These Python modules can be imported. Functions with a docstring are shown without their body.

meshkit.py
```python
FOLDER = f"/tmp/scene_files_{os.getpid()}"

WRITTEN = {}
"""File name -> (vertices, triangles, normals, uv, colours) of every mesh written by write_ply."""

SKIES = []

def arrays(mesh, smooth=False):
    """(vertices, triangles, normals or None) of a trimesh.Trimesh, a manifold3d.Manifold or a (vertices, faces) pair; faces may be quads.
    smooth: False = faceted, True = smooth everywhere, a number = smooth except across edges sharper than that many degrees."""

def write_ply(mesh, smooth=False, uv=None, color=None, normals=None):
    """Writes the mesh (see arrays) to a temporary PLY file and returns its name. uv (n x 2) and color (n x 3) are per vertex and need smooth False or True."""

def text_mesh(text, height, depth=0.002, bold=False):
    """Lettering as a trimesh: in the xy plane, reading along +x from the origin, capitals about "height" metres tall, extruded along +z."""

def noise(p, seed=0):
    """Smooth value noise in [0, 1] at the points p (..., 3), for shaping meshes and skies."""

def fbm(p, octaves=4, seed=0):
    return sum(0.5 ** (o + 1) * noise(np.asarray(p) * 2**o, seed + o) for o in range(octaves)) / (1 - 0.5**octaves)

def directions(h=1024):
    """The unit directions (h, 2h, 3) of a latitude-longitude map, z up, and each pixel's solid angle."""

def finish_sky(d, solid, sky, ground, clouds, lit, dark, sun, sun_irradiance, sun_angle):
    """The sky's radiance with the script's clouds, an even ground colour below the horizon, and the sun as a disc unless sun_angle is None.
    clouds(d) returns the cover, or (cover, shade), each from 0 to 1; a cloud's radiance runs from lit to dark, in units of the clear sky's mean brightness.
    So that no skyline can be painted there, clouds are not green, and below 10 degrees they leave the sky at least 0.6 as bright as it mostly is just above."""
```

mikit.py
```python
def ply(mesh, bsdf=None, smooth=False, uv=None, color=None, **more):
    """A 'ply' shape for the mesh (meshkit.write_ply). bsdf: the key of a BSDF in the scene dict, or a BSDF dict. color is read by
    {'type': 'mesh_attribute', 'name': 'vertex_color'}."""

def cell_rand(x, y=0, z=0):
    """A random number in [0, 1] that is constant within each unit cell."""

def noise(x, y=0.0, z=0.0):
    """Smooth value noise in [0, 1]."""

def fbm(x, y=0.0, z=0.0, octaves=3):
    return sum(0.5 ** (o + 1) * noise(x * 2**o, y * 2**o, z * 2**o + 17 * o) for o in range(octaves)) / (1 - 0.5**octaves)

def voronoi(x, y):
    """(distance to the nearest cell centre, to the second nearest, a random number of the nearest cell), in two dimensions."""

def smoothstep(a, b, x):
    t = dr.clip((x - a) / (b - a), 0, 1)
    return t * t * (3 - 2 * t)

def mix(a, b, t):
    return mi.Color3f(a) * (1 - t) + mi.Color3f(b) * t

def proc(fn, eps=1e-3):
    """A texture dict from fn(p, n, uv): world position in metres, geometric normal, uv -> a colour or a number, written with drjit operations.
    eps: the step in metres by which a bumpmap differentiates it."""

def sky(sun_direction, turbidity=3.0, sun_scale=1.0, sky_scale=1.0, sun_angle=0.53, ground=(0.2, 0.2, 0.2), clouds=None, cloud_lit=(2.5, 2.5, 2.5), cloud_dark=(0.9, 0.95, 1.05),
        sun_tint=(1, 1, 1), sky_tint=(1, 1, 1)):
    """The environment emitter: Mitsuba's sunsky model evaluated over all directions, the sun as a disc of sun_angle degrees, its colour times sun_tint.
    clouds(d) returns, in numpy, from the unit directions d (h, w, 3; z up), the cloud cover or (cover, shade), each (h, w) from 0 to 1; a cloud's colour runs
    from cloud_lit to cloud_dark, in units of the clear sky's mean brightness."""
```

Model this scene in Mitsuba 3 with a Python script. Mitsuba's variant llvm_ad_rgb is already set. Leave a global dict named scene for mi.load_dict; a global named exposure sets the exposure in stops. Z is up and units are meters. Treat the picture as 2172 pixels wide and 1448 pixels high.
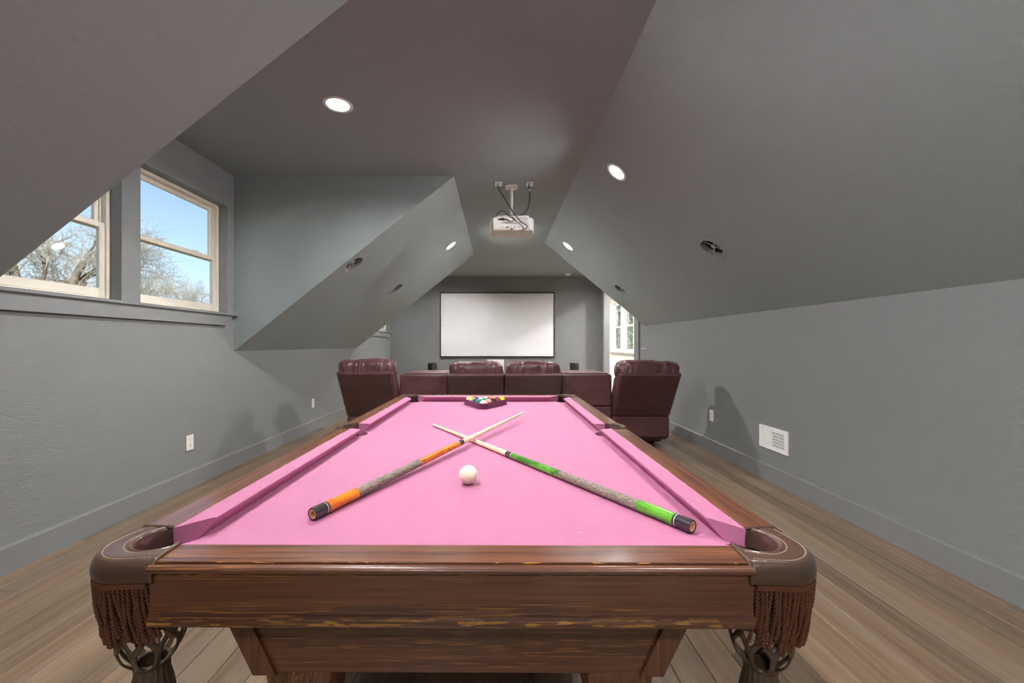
import math, random
import numpy as np, trimesh, shapely
import shapely.geometry as sg
import manifold3d as m3
import drjit as dr
import mitsuba as mi
import mikit, meshkit
from mikit import fbm, noise, cell_rand, smoothstep, mix, proc

random.seed(7)
rng = np.random.default_rng(7)
T = mi.ScalarTransform4f
scene, labels = {}, {}

# ------------------------------------------------------------------ camera, sky, exposure
EYE = 1.17
FOCAL = 866.0                                                   # pixels of the 2172 wide frame
scene['camera'] = {
    'type': 'perspective', 'fov_axis': 'x', 'fov': 2 * math.degrees(math.atan(1086 / FOCAL)),
    'near_clip': 0.02, 'far_clip': 500.0,
    'principal_point_offset_x': 31 / 2172, 'principal_point_offset_y': -7 / 1448,
    'to_world': T().look_at(origin=[0, 0, EYE], target=[0, 1, EYE], up=[0, 0, 1])}


def cloud_cover(d):
    p = d / np.maximum(d[..., 2:3], 0.08) * np.array([1.0, 1.0, 0.0])
    c = meshkit.fbm(p * 1.1 + 3.0, 5, seed=4)
    wisps = np.clip((c - 0.46) * 2.2, 0, 0.55)
    haze = 0.55 * np.exp(-np.clip(d[..., 2], 0, 1) / 0.22)
    return np.clip(wisps + haze, 0, 1), np.zeros(c.shape)


SKY_SCALE = 7.5
scene['sky'] = mikit.sky([0.45, -0.75, 0.62], turbidity=2.6, sun_scale=SKY_SCALE, sky_scale=SKY_SCALE, ground=(0.16, 0.15, 0.12),
                         clouds=cloud_cover, cloud_lit=(1.3, 1.52, 1.72), cloud_dark=(0.9, 0.95, 1.0))
LAMP = 1420.0
exposure = 0.0

# ------------------------------------------------------------------ materials


def rgb(*c):
    return {'type': 'rgb', 'value': list(c)}


def pri(c, rough=0.5, spec=0.5, two=True, **k):
    b = {'type': 'principled', 'base_color': c if isinstance(c, dict) else rgb(*c), 'roughness': rough, 'specular': spec, **k}
    return {'type': 'twosided', 'bsdf': b} if two else b


def bumped(b, fn, scale, eps=1e-3):
    inner = b['bsdf'] if b['type'] == 'twosided' else b
    return {'type': 'twosided', 'bsdf': {'type': 'bumpmap', 'nested_texture': proc(fn, eps), 'scale': scale, 'nested_bsdf': inner}}


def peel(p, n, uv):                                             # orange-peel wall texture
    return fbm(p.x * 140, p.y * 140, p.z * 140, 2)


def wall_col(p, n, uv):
    return mix((0.195, 0.2015, 0.2015), (0.208, 0.2145, 0.2145), fbm(p.x * 2, p.y * 2, p.z * 2, 2)) * (0.955 + 0.09 * peel(p, n, uv))  # peel factor paints fine relief shading of the bumps into the colour


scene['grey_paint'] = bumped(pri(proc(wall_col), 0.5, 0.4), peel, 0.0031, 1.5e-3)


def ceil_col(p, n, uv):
    return mix((0.231, 0.266, 0.265), (0.244, 0.280, 0.279), fbm(p.x * 2, p.y * 2, p.z * 2, 2)) * (0.955 + 0.09 * peel(p, n, uv))  # same peel factor: bump shading put into the colour


scene['grey_paint_bounce_offset'] = bumped(pri(proc(ceil_col), 0.5, 0.4), peel, 0.0018, 1.5e-3)  # green tint put into the colour to cancel pink light bounced off the cloth
scene['grey_trim_paint'] = pri((0.190, 0.194, 0.197), 0.32, 0.5)
scene['white_paint'] = pri((0.80, 0.79, 0.77), 0.5, 0.4)
scene['white_trim_paint'] = pri((0.78, 0.78, 0.77), 0.35, 0.5)
scene['white_plastic'] = pri((0.80, 0.79, 0.77), 0.35, 0.5)
scene['ivory_plastic'] = pri((0.78, 0.73, 0.68), 0.35, 0.5)
scene['almond_vinyl'] = pri((0.80, 0.74, 0.63), 0.4, 0.5)
scene['black_plastic'] = pri((0.012, 0.012, 0.013), 0.35, 0.5)
scene['dark_slot'] = pri((0.02, 0.02, 0.02), 0.8, 0.2)
scene['speaker_black'] = pri((0.03, 0.022, 0.026), 0.45, 0.5)
scene['cone_black'] = pri((0.008, 0.008, 0.008), 0.6, 0.3)
scene['can_metal'] = pri((0.55, 0.54, 0.54), 0.3, 0.5, metallic=0.7)
scene['projector_shell'] = pri((0.80, 0.77, 0.71), 0.4, 0.5)
scene['projector_grille'] = pri((0.60, 0.55, 0.49), 0.5, 0.4)
scene['lens_glass'] = pri((0.02, 0.02, 0.03), 0.08, 0.8)
scene['screen_cloth'] = pri((0.84, 0.845, 0.87), 0.75, 0.2)
scene['screen_frame'] = pri((0.012, 0.012, 0.014), 0.6, 0.4)
scene['window_glass'] = {'type': 'thindielectric', 'int_ior': 1.5}
scene['lamp_lens'] = pri((0.8, 0.8, 0.8), 0.5, 0.4)
scene['brass'] = pri((0.75, 0.55, 0.25), 0.3, 0.5, metallic=1.0)


def cloth_col(p, n, uv):
    a = fbm(p.x * 9, p.y * 9, p.z * 9, 3)
    lint = smoothstep(0.95, 0.975, noise(p.x * 130, p.y * 130, 0.0)) * smoothstep(0.6, 0.75, noise(p.x * 15, p.y * 15, 3.0))
    return mix(mix((0.310, 0.100, 0.186), (0.330, 0.111, 0.200), a), (0.45, 0.36, 0.42), lint * 0.5)


scene['pink_cloth'] = pri(proc(cloth_col), 0.75, 0.35, sheen=0.6)


def wood_fn(axis, wear=True):
    def fn(p, n, uv):
        if axis == 'x':
            a, b, c = p.x, p.y, p.z
        elif axis == 'y':
            a, b, c = p.y, p.x, p.z
        else:
            a, b, c = p.z, p.x, p.y
        grain = fbm(a * 5, b * 150, c * 150, 3)
        broad = fbm(a * 1.3 + 4, b * 22, c * 22, 2)
        fleck = smoothstep(0.55, 0.72, fbm(a * 13 + 7, b * 420, c * 420, 2)) * smoothstep(0.42, 0.65, broad)
        col = mix((0.034, 0.0095, 0.0055), (0.120, 0.044, 0.021), grain)
        col = mix(col, (0.028, 0.009, 0.006), smoothstep(0.55, 0.75, broad) * 0.5)
        col = mix(col, (0.25, 0.105, 0.022), fleck * 0.6)
        if wear:
            edge = smoothstep(0.0026, 0.0008, dr.abs(p.z - 0.7612)) + smoothstep(0.0014, 0.0004, dr.abs(p.z - 0.7786)) + 0.4 * smoothstep(0.012, 0.0, dr.abs(p.z - 0.678))
            chip = smoothstep(0.64, 0.69, fbm(a * 34, b * 10, c * 200, 3) + 0.10 * noise(a * 1.7 + 9))
            col = mix(col, (0.62, 0.30, 0.055), dr.clip(edge * chip, 0, 1))
        return col
    return fn


for ax in 'xyz':
    scene['mahogany_' + ax] = pri(proc(wood_fn(ax)), 0.20, 0.6, clearcoat=1.0, clearcoat_gloss=0.93)


def floor_col(p, n, uv):
    tone = uv.x
    g = fbm(p.y * 1.6 + tone * 40, p.x * 42 + tone * 9, 0.0, 3)
    s = fbm(p.y * 5 + tone * 17, p.x * 170, 2.0, 2)
    col = mix((0.115, 0.073, 0.043), (0.212, 0.145, 0.090), g)
    col = mix(col, (0.09, 0.066, 0.048), smoothstep(0.56, 0.74, s) * 0.3)
    col = mix(col, (0.185, 0.146, 0.105), smoothstep(0.5, 0.7, fbm(p.y * 0.9 + tone * 70, p.x * 14, 5.0, 2)) * 0.45)
    return col * (0.80 + 0.42 * tone)


scene['plank_wood'] = pri(proc(floor_col), 0.30, 0.5, clearcoat=0.5, clearcoat_gloss=0.8)
scene['plank_edge'] = pri((0.40, 0.31, 0.22), 0.4, 0.5)
scene['bevel_glint_subfloor'] = pri((0.40, 0.32, 0.24), 0.8, 0.2)  # light tan paints the glint of the plank bevels into the gaps


def leather_col(p, n, uv):
    a = fbm(p.x * 14, p.y * 14, p.z * 14, 3)
    return mix((0.068, 0.026, 0.028), (0.104, 0.043, 0.046), a)


def leather_bump(p, n, uv):
    return fbm(p.x * 220, p.y * 220, p.z * 220, 2)


scene['burgundy_leather'] = bumped(pri(proc(leather_col), 0.27, 0.7), leather_bump, 0.0004, 1e-3)
scene['pocket_leather'] = bumped(pri((0.052, 0.026, 0.017), 0.24, 0.65, clearcoat=0.8, clearcoat_gloss=0.88), leather_bump, 0.0004, 1e-3)
scene['dark_leather'] = pri((0.035, 0.016, 0.013), 0.38, 0.5)
scene['basket_leather'] = pri((0.052, 0.034, 0.021), 0.30, 0.6)
scene['fringe_cord'] = pri((0.092, 0.036, 0.018), 0.75, 0.25, sheen=0.4)
scene['stitch_thread'] = pri((0.42, 0.33, 0.25), 0.6, 0.3)
scene['rack_plastic'] = pri((0.080, 0.016, 0.045), 0.32, 0.5)
scene['ball_resin'] = pri({'type': 'mesh_attribute', 'name': 'vertex_color'}, 0.06, 0.55, clearcoat=0.8, clearcoat_gloss=0.97)
scene['cue_ball_resin'] = pri((0.82, 0.74, 0.56), 0.08, 0.5, clearcoat=0.7, clearcoat_gloss=0.96)


def maple_col(p, n, uv):
    return mix((0.78, 0.55, 0.33), (0.86, 0.66, 0.43), fbm(p.x * 40 + p.y * 10, p.z * 60, 0.0, 2))


def orange_col(p, n, uv):
    a = fbm(p.x * 12 + 4, p.y * 12, p.z * 30, 3)
    col = mix((0.55, 0.115, 0.006), (0.78, 0.235, 0.010), smoothstep(0.3, 0.7, a))
    return mix(col, (0.18, 0.05, 0.01), smoothstep(0.70, 0.78, fbm(p.x * 60, p.y * 60, p.z * 60, 2)) * 0.7)


def green_col(p, n, uv):
    a = fbm(p.x * 11 + 1, p.y * 11, p.z * 30, 3)
    col = mix((0.022, 0.115, 0.010), (0.085, 0.29, 0.018), smoothstep(0.3, 0.66, a))
    return mix(col, (0.02, 0.05, 0.015), smoothstep(0.68, 0.76, fbm(p.x * 55, p.y * 55, p.z * 55, 2)) * 0.8)


def linen_col(p, n, uv):
    a = noise(p.x * 1100, p.y * 1100, p.z * 1100)
    b = noise(p.x * 520 + 9, p.y * 520, p.z * 520)
    return mix((0.05, 0.038, 0.034), (0.40, 0.33, 0.26), smoothstep(0.34, 0.76, 0.6 * a + 0.4 * b))


scene['cue_maple'] = pri(proc(maple_col), 0.22, 0.5, clearcoat=0.6, clearcoat_gloss=0.9)
scene['cue_orange'] = pri(proc(orange_col), 0.18, 0.5, clearcoat=1.0, clearcoat_gloss=0.95)
scene['cue_green'] = pri(proc(green_col), 0.18, 0.5, clearcoat=1.0, clearcoat_gloss=0.95)
scene['cue_wrap'] = pri(proc(linen_col), 0.7, 0.3)
scene['cue_black'] = pri((0.02, 0.016, 0.02), 0.15, 0.5, clearcoat=1.0, clearcoat_gloss=0.95)
scene['cue_ivory'] = pri((0.85, 0.82, 0.76), 0.3, 0.5)
scene['cue_bare_wood'] = pri((0.62, 0.38, 0.20), 0.6, 0.3)
scene['cue_bore'] = pri((0.20, 0.075, 0.032), 0.7, 0.3)


def bark_col(p, n, uv):
    return mix((0.07, 0.069, 0.065), (0.24, 0.235, 0.22), fbm(p.x * 9, p.y * 9, p.z * 4, 3))


scene['bark'] = pri(proc(bark_col), 0.85, 0.2)
scene['twig_bark'] = pri((0.31, 0.33, 0.315), 0.85, 0.2)
scene['green_leaf'] = {'type': 'principledthin', 'base_color': rgb(0.26, 0.42, 0.40), 'roughness': 0.5, 'diff_trans': 0.7}
scene['lawn'] = pri(proc(lambda p, n, uv: mix((0.10, 0.10, 0.05), (0.22, 0.19, 0.11), fbm(p.x, p.y, 0.0, 4))), 0.95, 0.1)

# ------------------------------------------------------------------ helpers


def uniq(key):
    if key not in scene and key not in labels:
        return key
    k = 1
    while f'{key}_{k:03d}' in scene or f'{key}_{k:03d}' in labels:
        k += 1
    return f'{key}_{k:03d}'


def note(key, label=None, cat=None, group=None, kind=None):
    d = labels.setdefault(key, {})
    for a, b in (('label', label), ('category', cat), ('group', group), ('kind', kind)):
        if b:
            d[a] = b
    return key


def thing(name, label, cat=None, group=None, kind=None):
    key = uniq(name)
    return note(key, label, cat, group, kind)


def obj(name, mesh, bsdf, parent=None, smooth=False, label=None, cat=None, group=None, kind=None, **k):
    key = uniq(f'{parent}__{name}' if parent else name)
    scene[key] = mikit.ply(mesh, bsdf, smooth, **k)
    if label or cat or group or kind:
        note(key, label, cat, group, kind)
    return key


def cat_(*ms):
    return trimesh.util.concatenate([m for m in ms])


def tm(mf):
    m = mf.to_mesh()
    return trimesh.Trimesh(np.array(m.vert_properties[:, :3]), np.array(m.tri_verts), process=False)


def mfold(mesh):
    return m3.Manifold(m3.Mesh(np.asarray(mesh.vertices, np.float32), np.asarray(mesh.faces, np.uint32)))


def box(x0, x1, y0, y1, z0, z1):
    m = trimesh.creation.box((x1 - x0, y1 - y0, z1 - z0))
    m.apply_translation(((x0 + x1) / 2, (y0 + y1) / 2, (z0 + z1) / 2))
    return m


def cbox(x0, x1, y0, y1, z0, z1, c=0.003):
    """box with chamfered edges"""
    pts = []
    for ax in range(3):
        lo, hi = np.array([x0, y0, z0], float), np.array([x1, y1, z1], float)
        for a in range(3):
            if a != ax:
                lo[a] += c
                hi[a] -= c
        for i in range(8):
            pts.append([hi[a] if i >> a & 1 else lo[a] for a in range(3)])
    return trimesh.Trimesh(*_hull(np.array(pts)), process=False)


def _hull(pts):
    m = m3.Manifold.hull_points(np.asarray(pts, np.float64)).to_mesh()
    return np.array(m.vert_properties[:, :3]), np.array(m.tri_verts)


def hull_spheres(pts, r, seg=24):
    s = m3.Manifold.sphere(r, seg)
    return tm(m3.Manifold.batch_hull([s.translate(tuple(map(float, p))) for p in pts]))


def rbox(x0, x1, y0, y1, z0, z1, r=0.02, seg=20):
    return hull_spheres([(x, y, z) for x in (x0 + r, x1 - r) for y in (y0 + r, y1 - r) for z in (z0 + r, z1 - r)], r, seg)


def prism(poly, axis, lo, hi):
    """shapely polygon in the other two axes (x,y,z order), extruded along axis"""
    m = trimesh.creation.extrude_polygon(poly, hi - lo, engine='earcut')
    v = np.array(m.vertices)
    v[:, 2] += lo
    if axis == 'y':
        v = v[:, [0, 2, 1]]
    elif axis == 'x':
        v = v[:, [2, 0, 1]]
    f = np.array(m.faces)
    if axis == 'y':
        f = f[:, ::-1]
    return trimesh.Trimesh(v, f, process=False)


def spline(pts, n=40):
    from scipy.interpolate import CubicSpline
    p = np.asarray(pts, float)
    t = np.concatenate([[0], np.cumsum(np.linalg.norm(np.diff(p, axis=0), axis=1))])
    return CubicSpline(t, p)(np.linspace(0, t[-1], n))


def tube(points, radii, sides=8, flat=None, up=None):
    """tube along a polyline with closed ends; flat = (normals n x 3, ratio): elliptic section"""
    p = np.asarray(points, float)
    n = len(p)
    r = np.broadcast_to(np.asarray(radii, float), (n,))
    t = np.gradient(p, axis=0)
    t /= np.linalg.norm(t, axis=1, keepdims=True) + 1e-12
    a = np.zeros_like(p)
    ref = np.array([0, 0, 1.0]) if abs(t[0, 2]) < 0.9 else np.array([1.0, 0, 0])
    cur = np.cross(t[0], ref)
    for i in range(n):
        cur = cur - t[i] * (cur @ t[i])
        cur /= np.linalg.norm(cur) + 1e-12
        a[i] = cur
    b = np.cross(t, a)
    ra = rb = r
    if flat is not None:
        nn = np.asarray(flat[0], float)
        b = nn - t * np.sum(nn * t, axis=1, keepdims=True)
        b /= np.linalg.norm(b, axis=1, keepdims=True) + 1e-12
        a = np.cross(b, t)
        rb = r * flat[1]
    ang = np.arange(sides) * 2 * np.pi / sides
    v = p[:, None] + (ra[:, None] * np.cos(ang))[..., None] * a[:, None] + (rb[:, None] * np.sin(ang))[..., None] * b[:, None]
    i, j = np.meshgrid(np.arange(n - 1), np.arange(sides), indexing='ij')
    j2 = (j + 1) % sides
    q = np.stack([i * sides + j, i * sides + j2, (i + 1) * sides + j2, (i + 1) * sides + j], -1).reshape(-1, 4)
    f = np.vstack([q[:, [0, 1, 2]], q[:, [0, 2, 3]]])
    v = np.vstack([v.reshape(-1, 3), p[0], p[-1]])
    k = np.arange(sides)
    k2 = (k + 1) % sides
    c0, c1 = n * sides, n * sides + 1
    f = np.vstack([f, np.stack([k2, k, np.full(sides, c0)], -1), np.stack([(n - 1) * sides + k, (n - 1) * sides + k2, np.full(sides, c1)], -1)])
    return trimesh.Trimesh(v, f, process=False)


def lathe(profile, sections=48):
    """closed or open (r, z) profile about z"""
    p = np.asarray(profile, float)
    ang = np.arange(sections) * 2 * np.pi / sections
    v = np.stack([p[:, None, 0] * np.cos(ang), p[:, None, 0] * np.sin(ang), np.broadcast_to(p[:, None, 1], (len(p), sections))], -1).reshape(-1, 3)
    i, j = np.meshgrid(np.arange(len(p) - 1), np.arange(sections), indexing='ij')
    j2 = (j + 1) % sections
    q = np.stack([i * sections + j, i * sections + j2, (i + 1) * sections + j2, (i + 1) * sections + j], -1).reshape(-1, 4)
    m = trimesh.Trimesh(v, np.vstack([q[:, [0, 1, 2]], q[:, [0, 2, 3]]]), process=True)
    m.update_faces(m.nondegenerate_faces())
    return m


def frame_to(n, origin):
    """4x4 that takes +z to n at origin"""
    n = np.asarray(n, float) / np.linalg.norm(n)
    x = np.array([0, 1.0, 0]) if abs(n[1]) < 0.9 else np.array([1.0, 0, 0])
    x = x - n * (x @ n)
    x /= np.linalg.norm(x)
    M = np.eye(4)
    M[:3, 0], M[:3, 1], M[:3, 2], M[:3, 3] = x, np.cross(n, x), n, origin
    return M


def moved(mesh, M):
    m = mesh.copy()
    m.apply_transform(M)
    return m


# ------------------------------------------------------------------ the room (x right, y away from the camera, z up)
XL, XR, YB, YF, ZC = -2.515, 2.334, -2.4, 9.6, 2.777
KL, KR = 1.11, 1.464                       # heights of the knee walls
EL, ER = -0.415, 0.742                     # where the slopes meet the flat ceiling
D1, D2, D3, DR = 1.71, 3.895, 7.28, 6.44   # dormer 1 from D1 to D2, left slope ends D3, right slope ends DR
XA = 2.43                                  # wall of the right alcove
SILL, HEAD = 1.463, 2.463


def R(y0, y1, z0, z1):
    return sg.box(y0, z0, y1, z1)


LEFT_WINDOWS = [(1.81, 2.733), (2.877, 3.80), (7.52, 8.43), (8.58, 9.50)]
HALL_X, HALL_WINDOWS = 3.6, [(10.81, 11.78), (11.92, 12.88)]
HALL_SILL, HALL_HEAD = 0.97, 2.455

floor = obj('floor', box(XL - 0.2, HALL_X + 0.2, YB - 0.2, 14.7, -0.12, -0.012), 'bevel_glint_subfloor', label='dark brown wood plank floor', kind='structure')
# individual planks, laid along the room
PW, GAP = 0.126, 0.0015
lengths, variants = [1.2, 1.5, 1.8, 2.1], {}


def plank_mesh(L, tone):
    c = 0.0016
    m = cbox(0, PW - GAP, 0, L - GAP, -0.012, 0.0, c)
    key = (L, tone)
    if key not in variants:
        variants[key] = mikit.ply(m, 'plank_wood', False, uv=np.tile([[tone, 0.0]], (len(m.vertices), 1)))
    return variants[key]


row_x = XL
while row_x < XA - 0.01:
    y = -0.4 - rng.random() * 1.2
    while y < YF:
        L = lengths[rng.integers(4)]
        if y + L > YF + 1.5:
            L = lengths[0]
        d = plank_mesh(L, float(rng.integers(6)) / 5)
        scene[uniq('floor__plank')] = {**d, 'to_world': T().translate([row_x, y, 0])}
        y += L
    row_x += PW

# walls
wl = sg.box(YB, 0, YF, ZC)
for a, b in LEFT_WINDOWS:
    wl = wl.difference(R(a, b, SILL, HEAD))
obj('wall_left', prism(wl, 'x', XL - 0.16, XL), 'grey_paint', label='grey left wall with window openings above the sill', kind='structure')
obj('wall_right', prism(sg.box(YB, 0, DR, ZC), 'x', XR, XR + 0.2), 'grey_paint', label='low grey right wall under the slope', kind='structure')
wa = sg.box(DR, 0, YF, ZC).difference(R(7.2, 9.27, -0.01, 2.45))
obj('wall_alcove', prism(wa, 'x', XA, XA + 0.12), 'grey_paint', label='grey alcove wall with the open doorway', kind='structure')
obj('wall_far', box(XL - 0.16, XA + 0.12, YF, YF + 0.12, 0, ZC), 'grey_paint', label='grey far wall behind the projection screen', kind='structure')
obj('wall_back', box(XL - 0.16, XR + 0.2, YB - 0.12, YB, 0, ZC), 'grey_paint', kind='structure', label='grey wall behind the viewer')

slopeL = sg.Polygon([(XL, KL), (EL, ZC), (XL, ZC)])
slopeR = sg.Polygon([(XR, KR), (ER, ZC), (XR, ZC)])
NL = np.array([ZC - KL, 0, -(EL - XL)])
NL = NL / np.linalg.norm(NL)
NR = np.array([-(ZC - KR), 0, -(XR - ER)])
NR = NR / np.linalg.norm(NR)


def on_left(y, s):          # s: 0 at the knee wall, 1 at the flat ceiling
    return np.array([XL + (EL - XL) * s, y, KL + (ZC - KL) * s])


def on_right(y, s):
    return np.array([XR + (ER - XR) * s, y, KR + (ZC - KR) * s])


LAMPS = [((-1.067, 2.734, ZC), (0, 0, -1.0)), (tuple(on_right(3.344, (XR - 0.977) / (XR - ER))), NR), (tuple(on_right(5.776, (XR - 1.0) / (XR - ER))), NR), (tuple(on_left(5.81, (-0.664 - XL) / (EL - XL))), NL),
         ((-1.067, 8.44, ZC), (0, 0, -1.0)), ((3.1, 8.6, ZC - 0.03), (0, 0, -1.0)), ((3.1, 12.0, ZC - 0.03), (0, 0, -1.0)), ((1.78, 8.15, ZC), (0, 0, -1.0))]  # this row: unseen lamps added to brighten the far end and the hall
for yy in (0.9, -1.5):
    LAMPS += [(tuple(on_right(yy, (XR - 0.98) / (XR - ER))), NR), (tuple(on_left(yy, (-0.67 - XL) / (EL - XL))), NL)]
SPEAKERS = [(on_right(3.322, (XR - 1.745) / (XR - ER)), NR, 'round recessed ceiling speaker with open cone, nearer one on the right slope'),
            (on_right(5.783, (XR - 1.743) / (XR - ER)), NR, 'round recessed ceiling speaker on the right slope above the white doorway'),
            (on_left(4.067, (-1.428 - XL) / (EL - XL)), NL, 'round recessed ceiling speaker close to the dormer edge on the left slope'),
            (on_left(5.789, (-1.437 - XL) / (EL - XL)), NL, 'round recessed ceiling speaker farther along the left slope')]


def with_holes(mesh):
    m = mfold(mesh)
    for c, n, r in [(c, n, 0.1025) for c, n, _ in SPEAKERS] + [(c, n, 0.082) for c, n in LAMPS]:
        M = frame_to(n, c)
        m = m - m3.Manifold.cylinder(0.14, r, r, 48).translate((0, 0, -0.10)).transform(M[:3, :4])
    return tm(m)


ceil = obj('ceiling', with_holes(box(XL - 0.16, HALL_X + 0.12, YB - 0.12, 14.7, ZC, ZC + 0.16)), 'grey_paint_bounce_offset', label='flat grey ceiling', kind='structure')
e = 0.0006
obj('slope', with_holes(prism(slopeR, 'y', YB, DR)), 'grey_paint_bounce_offset', ceil, label='long grey slope on the right')
obj('slope', with_holes(prism(slopeL, 'y', YB, D1)), 'grey_paint_bounce_offset', ceil, label='grey slope overhead at the near left, before the dormer')
obj('slope', with_holes(prism(slopeL, 'y', D2, D3)), 'grey_paint_bounce_offset', ceil, label='grey slope on the left beyond the dormer, with its triangular cheek')

# baseboards
BB = 0.147
prof_l = sg.Polygon([(XL, 0.001), (XL + 0.016, 0.001), (XL + 0.016, BB - 0.012), (XL + 0.008, BB - 0.006), (XL + 0.006, BB), (XL, BB)])
prof_r = sg.Polygon([(XR, 0.001), (XR - 0.016, 0.001), (XR - 0.016, BB - 0.012), (XR - 0.008, BB - 0.006), (XR - 0.006, BB), (XR, BB)])
obj('baseboard_left', prism(prof_l, 'y', YB, YF), 'grey_trim_paint', label='tall grey baseboard along the left wall', kind='structure')
obj('baseboard_right', cat_(prism(prof_r, 'y', YB, 3.655), prism(prof_r, 'y', 3.657, DR)), 'grey_trim_paint', label='tall grey baseboard along the right wall', kind='structure')
obj('baseboard_far', box(XL + 0.02, XA, YF - 0.016, YF, 0.001, BB), 'grey_trim_paint', label='grey baseboard under the screen wall', kind='structure')

# window stool and apron
tr = thing('trim_1', 'grey sill and apron under the dormer windows', kind='structure')
obj('stool', cbox(XL - 0.075, XL + 0.045, D1 + 0.02, D2 - 0.001, SILL - 0.024, SILL, 0.006), 'grey_trim_paint', tr)
ap = sg.Polygon([(D1 + 0.06, SILL - 0.024), (D2 - 0.05, SILL - 0.024), (D2 - 0.15, SILL - 0.115), (D1 + 0.16, SILL - 0.115)])
obj('apron', prism(ap, 'x', XL, XL + 0.026), 'grey_trim_paint', tr)
tr = thing('trim_2', 'grey sill and apron under the window in the far left corner', kind='structure')
obj('stool', cbox(XL - 0.075, XL + 0.045, D3 + 0.05, YF - 0.002, SILL - 0.024, SILL, 0.006), 'grey_trim_paint', tr)
ap = sg.Polygon([(D3 + 0.06, SILL - 0.024), (YF - 0.10, SILL - 0.024), (YF - 0.2, SILL - 0.115), (D3 + 0.16, SILL - 0.115)])
obj('apron', prism(ap, 'x', XL, XL + 0.026), 'grey_trim_paint', tr)
tr = thing('trim_3', 'grey casing of the doorway to the white hall', kind='structure')
obj('casing', cbox(XA - 0.022, XA, 6.97, 7.2, 0.001, 2.53, 0.004), 'grey_trim_paint', tr)
obj('casing', cbox(XA - 0.022, XA, 9.27, 9.50, 0.001, 2.53, 0.004), 'grey_trim_paint', tr)
obj('casing', cbox(XA - 0.022, XA, 7.2, 9.27, 2.45, 2.53, 0.004), 'grey_trim_paint', tr)

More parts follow.
